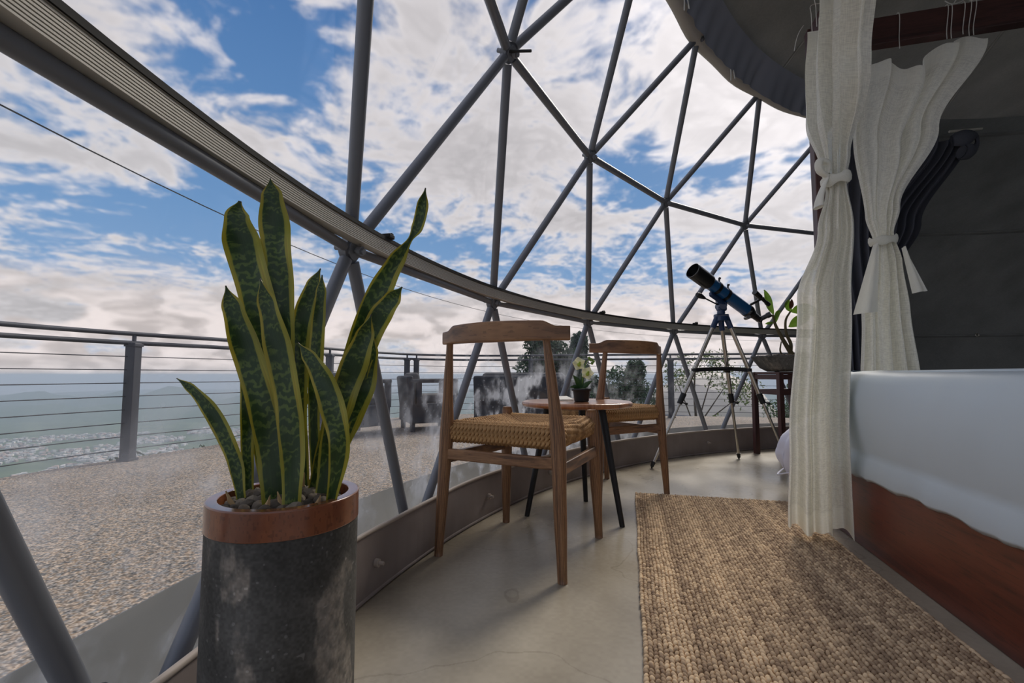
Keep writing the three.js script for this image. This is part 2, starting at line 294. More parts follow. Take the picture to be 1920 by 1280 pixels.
// clear window: struts, hubs, film panes
const filmSmudge = tex(2048, 384, (u, v) => {
  const i = lerp(W0, W1, u), y = v * .95;
  const n = fbm(i * 6, v * 6, 5), n2 = fbm(i * 19 + 9, v * 17 + 3, 4), streak = vnoise(i * 70, v * 5);
  const m = Math.exp(-(((i - 2.1) / .75) ** 2)) * smooth(.03, .2, y) * smooth(.86, .5, y), m2 = Math.exp(-(((i - .6) / .55) ** 2)) * smooth(.02, .2, y) * smooth(.72, .35, y), m3 = Math.exp(-(((i - 3.2) / .8) ** 2)) * smooth(.8, .4, y);
  const wet = clamp01(smooth(.34, .66, n * .62 + n2 * .38) * (1.0 * m + .7 * m2 + .55 * m3) * 1.35), drop = vnoise(i * 130, v * 110) > .92 ? .24 * (m + .2) : 0;
  return grey(255 * clamp01(.08 + .62 * wet + .12 * wet * (streak - .5) + drop + .10 * smooth(.45, .8, n2)));
}, { srgb: false });
M.filmLow = phys({ color: new THREE.Color(.93, .945, .95), roughness: 1, roughnessMap: filmSmudge, transmission: 1, thickness: 0, ior: 1.35, side: THREE.DoubleSide });
const filmRough = tex(512, 512, (u, v) => grey(255 * (.05 + .12 * smooth(.6, .85, fbm(u * 12, v * 3, 4, 12, 3)) + .1 * (vnoise(u * 200, v * 3, 200, 3) > .93 ? 1 : 0))), { srgb: false, repeat: [.5, .5] });
M.filmHigh = phys({ color: new THREE.Color(.95, .955, .955), roughness: 1, roughnessMap: filmRough, transmission: 1, thickness: 0, ior: 1.3, side: THREE.DoubleSide });
{
  const win = structure('window_1', 'clear geodesic dome window of film panes on grey steel struts', 'window');
  const unit = cyl(1, 1, 1, 14), flatEnd = rbox(.046, .075, .012, .004);
  const strut = (a, b, r = .0165) => { const m = mesh('strut', unit, M.steel, win), d = b.clone().sub(a), L = d.length() - .07; m.position.copy(a).add(b).multiplyScalar(.5); m.quaternion.setFromUnitVectors(UP, d.normalize()); m.scale.set(r, L, r); };
  const out = (p, k) => { const c = V(CX, SY, CZ), d = p.clone().sub(c); return p.clone().addScaledVector(d.normalize(), k); };
  const hubGeo = mergeGeometries([cyl(.034, .034, .02, 18), cyl(.026, .026, .034, 18), cyl(.008, .008, .085, 10), place(cyl(.014, .014, .012, 6), 0, .03, 0)].map((g) => g.toNonIndexed()));
  const hub = (p) => { const m = mesh('hub', hubGeo, M.steel, win); m.position.copy(p); m.quaternion.setFromUnitVectors(UP, V(CX, SY, CZ).sub(p).normalize()); };
  const pane = (mat, ...ps) => {
    const q = ps.map(([k, i]) => out(hubAt(k, i), .024)), uvs = ps.map(([k, i]) => mat === M.filmLow ? [(i - W0) / (W1 - W0), RING[k][1] / .95] : [i * STEP * RING[k][0], RING[k][1]]);
    const g = new THREE.BufferGeometry(); g.setAttribute('position', new THREE.Float32BufferAttribute(q.flatMap((v) => v.toArray()), 3)); g.setAttribute('uv', new THREE.Float32BufferAttribute(uvs.flat(), 2)); g.computeVertexNormals(); mesh('pane', g, mat, win);
  };
  for (let i = W0; i <= 6; i++) {
    hub(hubAt('H', i)); hub(hubAt('W', i)); strut(hubAt('H', i), hubAt('B', i + .5)); strut(hubAt('H', i), hubAt('B', i - .5)); strut(hubAt('H', i), hubAt('U', i + .5)); strut(hubAt('H', i), hubAt('U', i - .5));
    strut(hubAt('W', i), hubAt('U', i + .5)); strut(hubAt('W', i), hubAt('U', i - .5));
    pane(M.filmLow, ['H', i], ['B', i - .5], ['B', i + .5]); pane(M.filmHigh, ['H', i], ['U', i + .5], ['U', i - .5]); pane(M.filmHigh, ['W', i], ['U', i - .5], ['U', i + .5]);
    if (i < 6) {
      hub(hubAt('U', i + .5)); strut(hubAt('H', i), hubAt('H', i + 1), .0125); strut(hubAt('W', i), hubAt('W', i + 1), .02); strut(hubAt('U', i + .5), hubAt('U', i + 1.5)); strut(hubAt('B', i + .5), hubAt('B', i + 1.5));
      pane(M.filmLow, ['H', i], ['B', i + .5], ['H', i + 1]); pane(M.filmHigh, ['H', i], ['H', i + 1], ['U', i + .5]); pane(M.filmHigh, ['W', i], ['U', i + .5], ['W', i + 1]);
    }
  }
  // latch peg on the first hub overhead
  mesh('peg', between(cyl(.005, .005, .09, 8), hubAt('U', 1.5).add(V(.0, -.01, .02)), hubAt('U', 1.5).add(V(.075, -.03, .05))), M.rubber, win);
  for (const [i, h] of [[.32, .13], [.45, .17], [1.62, .15], [2.62, .14], [4.62, .14]]) mesh('anchor_rod', rod(ringP(3.72, 0, i), ringP(3.72, h, i), .009, .009, 8), M.bolt, win);
  mesh('film_seam', sweepRing([[3.680, .884], [3.678, .885], [3.680, .886]], W0, W1, 120), std({ color: rgb(150, 156, 162), roughness: .6 }), win);
}
// ribbed curtain track running round the window at hub height
{
  const prof = [[3.630, .934]]; const n = 8;
  for (let k = 0; k < n; k++) { const y = .934 + k * .0045; prof.push([3.600, y], [3.600, y + .0027], [3.605, y + .0029], [3.605, y + .0043]); }
  prof.push([3.600, .971], [3.630, .971]);
  const t = structure('trim_1', 'ribbed aluminium curtain track curving along the clear window', 'track');
  mesh('rail', sweepRing(prof, W0, W1, 150, { crisp: true, closed: true }), M.alu, t);
  mesh('gasket', sweepRing([[3.597, .971], [3.597, .981], [3.632, .981], [3.632, .971]], W0, W1, 150, { crisp: true, closed: true }), M.rubber, t);
  for (const i of [1.12, 3.1, 4.2]) { const p = ringP(3.605, .983, i), c = mesh('runner', [place(rbox(.03, .012, .03, .003), 0, .004, 0), place(rbox(.012, .01, .02, .003), .012, .012, 0)], M.rubber, t); c.position.copy(p); c.rotation.y = -(PH + i * STEP); }
}
// fabric skirting inside the struts, pale sheet outside them
{
  const b = structure('baseboard_left', 'taupe fabric skirting with piped top edge along the clear window', 'skirting');
  const wob = (i, k, y) => .012 * (fbm(i * 2.2 + 3, y * 4, 3) - .5) * (.4 + y * 8);
  mesh('panel', sweepRing([[3.648, 0], [3.640, .004], [3.640, .05], [3.642, .11], [3.645, .170]], W0, 6, 220, { wob }), M.skirt, b);
  const ring = []; for (let k = 0; k <= 10; k++) { const a = k / 10 * 2 * Math.PI; ring.push([3.647 + .0065 * Math.cos(a), .173 + .0065 * Math.sin(a)]); }
  mesh('piping', sweepRing(ring, W0, 6, 220, { wob: (i) => wob(i, 0, .17) }), M.piping, b);
  mesh('bottom_seam', sweepRing([[3.640, .0], [3.634, .006], [3.640, .012]], W0, 6, 160), M.skirt, b);
  for (const i of [1.15, 1.95, 2.55, 4.35]) { const p = ringP(3.634, .085, i); const m = mesh('button', [cyl(.011, .011, .012, 14), place(cyl(.005, .006, .02, 10), 0, .01, 0)], M.piping, b); m.position.copy(p); m.quaternion.setFromUnitVectors(UP, V(CX, .085, CZ).sub(p).normalize()); }
  const o = structure('baseboard_outer', 'pale grey sheet standing outside the struts at the dome foot', 'sheet');
  mesh('sheet', sweepRing([[3.80, 0], [3.84, .06], [3.855, .18], [3.859, .18], [3.845, .06], [3.81, 0]], W0, 6, 160, { wob: (i, k, y) => .02 * (fbm(i * 1.6, y * 3, 3) - .5) }), M.sheet, o);
}
// roof lining above the window ring, its loose gathered edge and the pale edge band
{
  const c = structure('ceiling', 'dark grey fabric roof lining of the dome', 'ceiling');
  const prof = []; for (let k = 0; k <= 14; k++) { const th = lerp(Math.acos((2.40 - SY) / (SR - .05)), .001, k / 14); prof.push([Math.sin(th) * (SR - .05), SY + Math.cos(th) * (SR - .05)]); }
  mesh('lining', sweepRing(prof, 0, 24, 144), M.ceiling, c);
  const cover = prof.map(([r, y]) => [r * 1.025, SY + (y - SY) * 1.025]); mesh('cover', sweepRing(cover, 0, 24, 96), M.sheet, c);
  for (let i = 0; i < 24; i += 2) { const pts = []; for (let k = 0; k <= 8; k++) { const th = lerp(.90, .06, k / 8); pts.push(ringP(Math.sin(th) * (SR - .056), SY + Math.cos(th) * (SR - .056), i + (k % 2 ? 0 : 0) + k * .12)); } mesh('seam', tube(pts, .007, { seg: 30, radial: 6 }), M.ceiling, c); }
  const band = [[2.965, 2.365], [2.945, 2.352], [2.915, 2.362], [2.86, 2.425], [2.90, 2.45], [2.965, 2.40]];
  mesh('edge_band', sweepRing(band, W0, 8, 160, { closed: true, wob: (i) => .006 * Math.sin(i * 9) }), std({ color: rgb(206, 202, 194), roughness: .7, side: THREE.DoubleSide }), c);
  const scal = (i) => Math.abs(Math.sin(i * 3.4 + .6 * Math.sin(i * 5)));
  const g = grid(520, 8, (u, v) => {
    const i = lerp(-3, 5.5, u), s = scal(i), fold = Math.sin(i * 23 + 3 * Math.sin(i * 7)) * .5 + Math.sin(i * 41) * .25;
    const r = lerp(2.885 - .018 * s, 2.775, v) + fold * .014 * (1 - v), y = lerp(2.350 - .034 * s, 2.475, Math.pow(v, .9)) + .006 * fold * (1 - v) + .018 * Math.sin(v * Math.PI);
    return ringP(r, y - .02, i);
  }); mesh('valance', g, M.valance, c);
  for (const i of [2.45, 3.35, 4.75]) { const a = ringP(2.87, 2.35, i); mesh('tie_cord', [tube([a, a.clone().add(V(.004, -.05, 0)), a.clone().add(V(.001, -.11, .004))], .003, { seg: 8, radial: 6 }), tube([a, a.clone().add(V(.018, -.05, 0)), a.clone().add(V(.024, -.10, .002))], .003, { seg: 8, radial: 6 })], M.cord, c); }
  const w = structure('wall_right', 'dark grey fabric lining wall behind the bed', 'wall');
  const wp = []; for (let k = 0; k <= 16; k++) { const y = lerp(-.02, 2.42, k / 16); wp.push([domeR(y, .055), y]); }
  mesh('lining', sweepRing(wp, 5.55, 16, 160, { wob: (i, k, y) => .014 * (fbm(i * 3, y * 3, 3) - .5) }), M.lining, w);
  const wc = wp.map(([r, y]) => [r * 1.03, y]); mesh('cover', sweepRing(wc, 5.55, 16, 80), M.sheet, w);
  for (const y of [.925, 1.715, 2.33]) mesh('seam', sweepRing([[domeR(y - .012, .055), y - .012], [domeR(y, .072), y - .004], [domeR(y, .072), y + .004], [domeR(y + .012, .055), y + .012]], 5.6, 12, 120), M.lining, w);
  for (const i of [6.9, 7.6]) { const p = ringP(domeR(.93, .07), .928, i); const m = mesh('stud', new THREE.TorusGeometry(.012, .004, 8, 14), M.chrome, w); m.position.copy(p); m.lookAt(CX, .93, CZ); }
}

// ---------------------------------------------------------------- bed with canopy frame, mattress, curtains
const BED = V(1.31, 0, -2.01), BT = -.258;          // far corner post; local x across the bed, local z along it towards the camera
const bedP = (x, y, z) => V(x, y, z).applyAxisAngle(UP, BT).add(BED);
{
  const bed = thing('four_poster_bed', 'red-brown wooden four-poster bed with canopy beams', 'bed', BED.toArray(), BT);
  const uvBox = (g, ax) => { const p = g.attributes.position, u = []; for (let i = 0; i < p.count; i++) ax === 'z' ? u.push(p.getY(i), p.getZ(i)) : ax === 'x' ? u.push(p.getY(i), p.getX(i)) : u.push(p.getX(i) + p.getZ(i), p.getY(i)); g.setAttribute('uv', new THREE.Float32BufferAttribute(u, 2)); return g; };
  mesh('side_panel', uvBox(place(rbox(.03, .275, 1.99, .004), .016, .1375, 1.06), 'z'), M.redwood, bed);
  mesh('side_panel', uvBox(place(rbox(.03, .275, 1.99, .004), 1.585, .1375, 1.06), 'z'), M.redwood, bed);
  mesh('end_panel', uvBox(place(rbox(1.54, .275, .03, .004), .8, .1375, .05), 'x'), M.redwood, bed);
  mesh('end_panel', uvBox(place(rbox(1.54, .275, .03, .004), .8, .1375, 2.06), 'x'), M.redwood, bed);
  mesh('slat_deck', uvBox(place(rbox(1.53, .02, 1.97, .003), .8, .235, 1.055), 'x'), M.redwood, bed);
  for (const [x, z] of [[.03, .03], [1.57, .03], [.03, 2.09], [1.57, 2.09]]) mesh('post', uvBox(place(rbox(.055, 2.0, .055, .004), x, 1.0, z), 'y'), M.darkwood, bed);
  for (const z of [.03, 2.09]) mesh('beam', uvBox(place(rbox(1.60, .118, .045, .004), .8, 2.055, z), 'x'), M.darkwood, bed);
  for (const x of [.03, 1.57]) mesh('beam', uvBox(place(rbox(.045, .118, 2.0, .004), x, 2.055, 1.06), 'z'), M.darkwood, bed);

  const mat = thing('mattress', 'thick mattress in a pale blue-white fitted sheet on the bed', 'mattress', BED.toArray(), BT);
  const X0 = .005, X1 = 1.595, Z0 = .075, Z1 = 2.05, R = .06, per = [];
  const corner = (cx, cz, a0) => { for (let k = 0; k <= 8; k++) { const a = a0 + k / 8 * Math.PI / 2; per.push([cx + R * Math.cos(a), cz + R * Math.sin(a), Math.cos(a), Math.sin(a)]); } };
  const side = (x0, z0, x1, z1, nx, nz, n) => { for (let k = 1; k < n; k++) per.push([lerp(x0, x1, k / n), lerp(z0, z1, k / n), nx, nz]); };
  corner(X1 - R, Z1 - R, 0); side(X1 - R, Z1, X0 + R, Z1, 0, 1, 30); corner(X0 + R, Z1 - R, Math.PI / 2); side(X0, Z1 - R, X0, Z0 + R, -1, 0, 90); corner(X0 + R, Z0 + R, Math.PI); side(X0 + R, Z0, X1 - R, Z0, 0, -1, 30); corner(X1 - R, Z0 + R, 1.5 * Math.PI); side(X1, Z0 + R, X1, Z1 - R, 1, 0, 40);
  const prof = [[-.02, .262], [.012, .247], [.020, .258], [.018, .29], [.014, .318], [.009, .328], [.013, .342], [.024, .40], [.028, .46], [.022, .52], [.006, .572], [-.014, .596], [-.04, .608], [-.09, .613]];
  const g = grid(per.length, prof.length - 1, (u, v) => {
    const p = per[Math.round(u * per.length) % per.length], k = Math.round(v * (prof.length - 1)), [o, y] = prof[k], s = p[0] * 1.7 + p[1] * 2.3;
    const hem = k < 5 ? (5 - k) / 5 : 0, w = hem * (.034 * (fbm(s * 5, 2, 4) - .5)), bul = .016 * (fbm(s * 2.2, y * 5, 3) - .5);
    return V(p[0] + p[2] * (o + bul + .010 * hem * (fbm(s * 13, 7, 3) - .5)), y + w + (k > 9 ? .014 * (fbm(s * 1.8, 9, 2) - .5) : 0), p[1] + p[3] * (o + bul + .010 * hem * (fbm(s * 13, 7, 3) - .5)));
  });
  mesh('fitted_sheet', g, M.bedSheet, mat);
  mesh('top_sheet', place(rbox(1.44, .03, 1.83, .012), .8, .600, 1.06), M.bedSheet, mat);
}
// white linen curtains
function curtain(label, keys, pleats, { top = () => 0, bottom = () => 0, phase = 0, tieY, tieTail, band = .05, hemH = .075 }, name = 'tied_curtain') {
  const c = thing(name, label, 'curtain', [0, 0, 0], 0, 'white linen bed curtains');
  // keys, by height ascending: [y, cx, cz, half width, axis angle, pleat depth, fold over]
  const yTop = keys[keys.length - 1][0], yBot = keys[0][0];
  const at = (u, y) => {
    const [x, z, hw, an, am, fo] = keyed(keys, y), ax = Math.cos(an), azz = Math.sin(an), s = u * 2 - 1;
    const wv = Math.sin(u * pleats * 2 * Math.PI + phase + .7 * Math.sin(u * 7)) * am + am * .5 * Math.sin(u * pleats * 4.6 * Math.PI + y * 1.4 + phase), bend = fo * (s * s - .4);
    const e = hw * (s + .10 * Math.sin(u * pleats * 2 * Math.PI + 1.1));
    return [x + ax * e - azz * (wv + bend), z + azz * e + ax * (wv + bend)];
  };
  const make = (ya, yb, nv, off = 0) => grid(150, nv, (u, v) => {
    const yt = yTop + top(u), yb_ = yBot + bottom(u), f = lerp(ya, yb, v), y = lerp(yb_, yt, f), [x, z] = at(u, lerp(yBot, yTop, f)); return V(x + off, y, z + off);
  }, (u, v) => [u * 1.3, lerp(ya, yb, v) * (yTop - yBot)]);
  const H = yTop - yBot, h1 = hemH / H;
  mesh('cloth', make(h1, 1 - h1, 90), M.linen, c); mesh('header', make(1 - h1, 1, 6), M.linenHem, c); mesh('hem', make(0, h1, 6), M.linenHem, c);
  const [tx, tz, thw, tan, tam] = keyed(keys, tieY), q = [];
  for (let k = 0; k <= 24; k++) { const a = k / 24 * 2 * Math.PI, e = (thw * 1.10 + .004) * Math.cos(a), f = (tam * 1.6 + .022) * Math.sin(a); q.push(V(tx + Math.cos(tan) * e - Math.sin(tan) * f, tieY + .008 * Math.cos(a + 1), tz + Math.sin(tan) * e + Math.cos(tan) * f)); }
  mesh('tie_band', tube(q, (t) => .5 * band * (.8 + .2 * Math.sin(t * 25)), { seg: 60, radial: 8, flat: .4 }), M.linenHem, c);
  return { c, at };
}
{
  const b = [-Math.sin(.258), Math.cos(.258)], ang = Math.atan2(b[1], b[0]);   // along the near beam towards the camera
  const s1 = (s, o = 0) => [BED.x + b[0] * s - .967 * o, BED.z + b[1] * s - .255 * o];
  const [x0, z0] = s1(.40, .11), [x1, z1] = s1(.345, .06), [x2, z2] = s1(.265, .0), [x3, z3] = s1(.345, .016), [x4, z4] = s1(.465, .040), va = .58;
  const one = curtain('white linen curtain tied at the waist, hanging to the floor in front of the bed', [
    [.036, 1.106, -1.728, .108, va, .038, .02], [.35, 1.112, -1.723, .10, va, .034, .02], [.9, 1.175, -1.755, .094, va, .03, .01], [1.18, x2 - .01, z2, .062, va + .1, .022, 0], [1.345, x2, z2, .036, va + .2, .012, 0], [1.45, x2, z2, .054, va + .35, .018, 0], [1.72, x3, z3, .17, ang - .25, .026, 0], [2.02, x4, z4, .285, ang, .022, 0],
  ], 3.5, { top: (u) => .012 * Math.sin(u * 21) - .02 * u - .06 * smooth(.4, .0, u), bottom: (u) => .018 * Math.sin(u * 9 + 1), tieY: 1.345, phase: .4 });
  const [kx, kz] = [x2 - .045, z2 - .03 + .05];
  mesh('bow', [tube([[kx, 1.35, kz], [kx - .03, 1.375, kz], [kx - .03, 1.41, kz + .005], [kx, 1.40, kz + .004], [kx, 1.36, kz]], (t) => .012 + .006 * Math.sin(t * Math.PI), { seg: 24, radial: 8, flat: .6 }),
    tube([[kx, 1.345, kz], [kx - .018, 1.31, kz], [kx - .035, 1.26, kz], [kx - .04, 1.23, kz]], (t) => .010 + .018 * t, { seg: 20, radial: 8, flat: .4 })], M.linenHem, one.c);
  const ties = [[.19, 2.03], [.24, 2.02], [.29, 2.025], [.35, 2.02], [.42, 2.01]];
  for (const [s, y] of ties) { const [bx, bz] = s1(s, .03), p = V(bx, y, bz), o = s1(s, -.025); mesh('string', tube([p.clone().add(V(0, -.03, 0)), p.clone().add(V(0, .05, 0)), V(bx, 2.118, bz), V(o[0], 2.119, o[1])], .0017, { seg: 16, radial: 5 }), M.cord, one.c); }
  { const [bx, bz] = s1(.10, .03); mesh('string', tube([[bx, 2.10, bz], [bx - .02, 2.07, bz], [bx - .035, 2.03, bz], [bx - .045, 1.985, bz]], .0017, { seg: 14, radial: 5 }), M.cord, one.c); }

  const a2 = .258, n = [.967, .255], s2 = (s, o = 0) => [BED.x + n[0] * s + .255 * o, BED.z + n[1] * s - .967 * o];
  const [p0x, p0z] = s2(.26, .03), [p2x, p2z] = s2(.27, .02), [p3x, p3z] = s2(.30, .01), [p4x, p4z] = s2(.41, .0);
  const two = curtain('white linen curtain knotted low, hanging from the far beam beyond the mattress', [
    [.02, p0x - .01, p0z, .12, a2, .026, .01], [.55, p0x, p0z, .105, a2, .024, .01], [.85, p0x, p0z, .085, a2, .022, .01], [1.05, p2x, p2z, .058, a2, .018, 0], [1.17, p2x, p2z, .036, a2, .012, 0], [1.28, p2x, p2z, .062, a2, .016, 0], [1.60, p3x + .02, p3z, .155, a2, .02, 0], [1.94, p4x, p4z, .235, a2, .014, 0],
  ], 4, { top: (u) => .05 * smooth(.62, .78, u) - .055 * smooth(.35, .45, u) * smooth(.66, .56, u) + .012 * Math.sin(u * 30) + .02 * smooth(.30, .36, u) * smooth(.46, .40, u), tieY: 1.17, phase: 2, band: .042 });
  const tail = (x, y0, y1, w) => grid(6, 16, (u, v) => { const [q, z] = s2(x + (u - .5) * w * (.4 + v) + (x < .27 ? -1 : 1) * .05 * v, -.03 - .02 * Math.sin(u * 5)); return V(q, lerp(y0, y1, v) + .012 * u, z); });
  mesh('tie_tail', tail(.225, 1.14, .85, .07), M.linenHem, two.c); mesh('tie_tail', tail(.32, 1.12, .93, .045), M.linenHem, two.c);
  for (const [s, y, lean] of [[.335, 1.99, .004], [.50, 2.0, .01], [.515, 2.0, .008], [.555, 2.01, .012], [.575, 2.0, .014], [.59, 2.0, .016]]) { const f = s2(s, -.055), k = s2(s + lean, -.055), o = s2(s + lean, .0); mesh('string', tube([V(f[0], y - .03, f[1]), V(f[0], 2.0, f[1]), V(k[0], 2.117, k[1]), V(o[0], 2.119, o[1])], .0017, { seg: 18, radial: 5 }), M.cord, two.c); }
  for (const s of [.53, .60]) { const k = s2(s, -.055); mesh('string_bow', tube([V(k[0], 2.117, k[1]), V(k[0] + .03, 2.15, k[1]), V(k[0] + .055, 2.152, k[1]), V(k[0] + .04, 2.13, k[1]), V(k[0] - .01, 2.115, k[1]), V(k[0] - .035, 2.128, k[1])], .002, { seg: 30, radial: 5 }), M.cord, two.c); }
}
// dark blackout drapes gathered against the lining, beyond the bed
function drape(label, keys, pleats, ph) {
  const d = thing('blackout_drape', label, 'curtain', [0, 0, 0], 0, 'dark drapes on the dome wall');
  mesh('cloth', grid(110, 60, (u, v) => { const y = lerp(keys[0][0], keys[keys.length - 1][0], v), [x, z, hw, an, am] = keyed(keys, y), s = u * 2 - 1, w = am * Math.sin(u * pleats * 2 * Math.PI + ph + Math.sin(u * 9)); return V(x + Math.cos(an) * hw * s - Math.sin(an) * w, y + (v > .98 ? .02 * Math.sin(u * 19) : 0), z + Math.sin(an) * hw * s + Math.cos(an) * w); }), M.darkCloth, d);
  return d;
}
{
  const d = drape('dark drape swept down and left from a rod on the lining wall', [[.25, 2.72, -3.66, .13, .1, .03], [.9, 2.68, -3.62, .12, .1, .03], [1.25, 2.68, -3.53, .14, .12, .03], [1.7, 2.76, -3.36, .20, .12, .035], [2.2, 2.93, -3.10, .16, .1, .03]], 6, 0);
  mesh('rod', rod(V(2.93, 2.225, -3.04), V(3.13, 2.235, -3.02), .008, .008, 10), M.alu, d);
  mesh('knot', [tube([[2.96, 2.17, -3.06], [3.02, 2.18, -3.03], [3.09, 2.19, -3.03], [3.12, 2.15, -3.05], [3.08, 2.10, -3.06], [3.01, 2.09, -3.05]], (t) => .035 + .02 * Math.sin(t * 9), { seg: 40, radial: 10, flat: .7 })], M.darkCloth, d);
  drape('dark drape bunched upright just past the canopy post', [[.02, 2.56, -3.36, .11, .3, .035], [.9, 2.56, -3.36, .12, .3, .035], [1.5, 2.46, -3.26, .14, .3, .03], [2.28, 2.27, -2.92, .14, .3, .03]], 5, 1);
}

// ---------------------------------------------------------------- chairs
const strandGeo = (() => {
  const out = [], yT = .440, yB = .390, D = .185, WF = .172, WB = .192, N = 13;      // seat half depth, half width front and back
  const hw = (z) => lerp(WB, WF, (z + D) / (2 * D));                                   // front is +z
  for (const sx of [-1, 1]) for (const sz of [-1, 1]) for (let k = 0; k < N; k++) {
    const f = (k + .5) / N, xi = sx * hw(sz * D) * (1 - f) , zi = sz * D * (1 - f);
    // strand over the end rail at xi, turning at the diagonal, out over the side rail at zi
    const zr = sz * (D + .012), xr = sx * (hw(zi) + .012), sag = .016 * f, xs = sx * hw(zi) * (1 - f);
    const pts = [[xi, yB - .012, sz * (D - .022)], [xi, yB - .004, zr - sz * .003], [xi, yT - .016, zr + sz * .003], [xi, yT - .002, sz * (D - .008)], [lerp(xi, xs, .5), yT - .004 - sag * .5, lerp(sz * D, zi, .5)], [xs, yT - .006 - sag, zi], [lerp(xs, xr, .5), yT - .004 - sag * .5, zi], [sx * (hw(zi) - .008), yT - .002, zi], [xr + sx * .003, yT - .016, zi], [xr - sx * .003, yB - .004, zi], [sx * (hw(zi) - .022), yB - .012, zi]];
    out.push(tube(pts, .0079, { seg: 150, radial: 10, twist: 210, lobes: .33 }));
  }
  return out;
})();
function makeChair(label) {
  const c = thing('woven_chair', label, 'chair', [0, 0, 0], 0, 'teak chairs with woven seats');
  const g = mesh('seat', strandGeo, M.rope, c);
  mesh('seat_underlay', [place(rbox(.34, .012, .33, .005), 0, .404, 0)], M.rope, c);
  // front is +z in the chair's own frame
  for (const s of [-1, 1]) {
    mesh('front_leg', tube([[s * .196, 0, .205], [s * .19, .2, .196], [s * .182, .40, .186], [s * .180, .470, .184]], (t) => t > .985 ? .017 : lerp(.0145, .0215, smooth(0, .55, t)), { seg: 34, radial: 16 }), M.teak, c);
    mesh('back_leg', tube([[s * .222, 0, -.215], [s * .213, .2, -.207], [s * .203, .42, -.200], [s * .190, .58, -.212], [s * .178, .706, -.222]], (t) => keyed([[0, .0145], [.3, .020], [.56, .0235], [.8, .0165], [1, .0115]], t)[0], { seg: 44, radial: 16 }), M.teak, c);
    mesh('side_stretcher', between(longUV(rbox(.018, .40, .036, .004)), V(s * .214, .318, -.205), V(s * .190, .318, .196)), M.teak, c);
    mesh('seat_rail', rod(V(s * .186, .418, -.19), V(s * .166, .418, .18), .013, .013, 10), M.teak, c);
  }
  mesh('back_stretcher', longUV(place(rbox(.42, .036, .018, .004), 0, .335, -.205)), M.teak, c);
  for (const z of [-.178, .178]) mesh('seat_rail', rod(V(-.185, .418, z), V(.185, .418, z), .013, .013, 10), M.teak, c);
  // bent crest rail: high middle, cut-down ends, bowed so the ends come forward
  const crest = (u) => { const s = u * 2 - 1, a = Math.abs(s); return { x: s * .232, z: -.250 + .080 * s * s, top: lerp(.768, .752, smooth(.68, .86, a)) - .002 * a, bot: .702 + .004 * a, th: .014 + .002 * (1 - a), tan: .68 * s }; };
  const nC = 32, gC = grid(60, nC, (u, v) => {
    const k = crest(u), a = v * 2 * Math.PI, q = .28, cx = Math.sign(Math.cos(a)) * Math.pow(Math.abs(Math.cos(a)), q), cy = Math.sign(Math.sin(a)) * Math.pow(Math.abs(Math.sin(a)), q);
    const h = (k.top - k.bot) / 2, y = (k.top + k.bot) / 2 + cy * h, o = cx * k.th, L = Math.hypot(1, k.tan); return V(k.x - o * k.tan / L * -1 * .0 - o * (k.tan / L), y, k.z + o / L);
  }, (u, v) => [v * .16, u * .5]);
  const caps = [0, 1].map((u) => { const k = crest(u), pts = []; for (let i = 0; i <= nC; i++) { const a = i / nC * 2 * Math.PI, q = .28, cx = Math.sign(Math.cos(a)) * Math.pow(Math.abs(Math.cos(a)), q), cy = Math.sign(Math.sin(a)) * Math.pow(Math.abs(Math.sin(a)), q), L = Math.hypot(1, k.tan), o = cx * k.th; pts.push(V(k.x - o * k.tan / L, (k.top + k.bot) / 2 + cy * (k.top - k.bot) / 2, k.z + o / L)); } const c0 = V(k.x, (k.top + k.bot) / 2, k.z); return grid(nC, 1, (a, v) => v ? c0 : pts[Math.round(a * nC)], (a, v) => [a * .1, v * .03]); });
  mesh('crest_rail', [gC, ...caps], M.teak, c);
  return c;
}
const chairA = makeChair('nearest teak chair with woven rope seat, its back to the camera');
chairA.position.set(.052, 0, -1.697); chairA.rotation.y = Math.atan2(.473, -.881);
const chairB = chairA.clone(); chairB.name = numbered('woven_chair'); scene.add(chairB);
chairB.userData = { label: 'farther teak chair with woven rope seat beyond the round side table, facing the camera', category: 'chair', group: 'teak chairs with woven seats' };
chairB.position.set(.484, 0, -2.50); chairB.rotation.y = Math.atan2(-.5, .866);

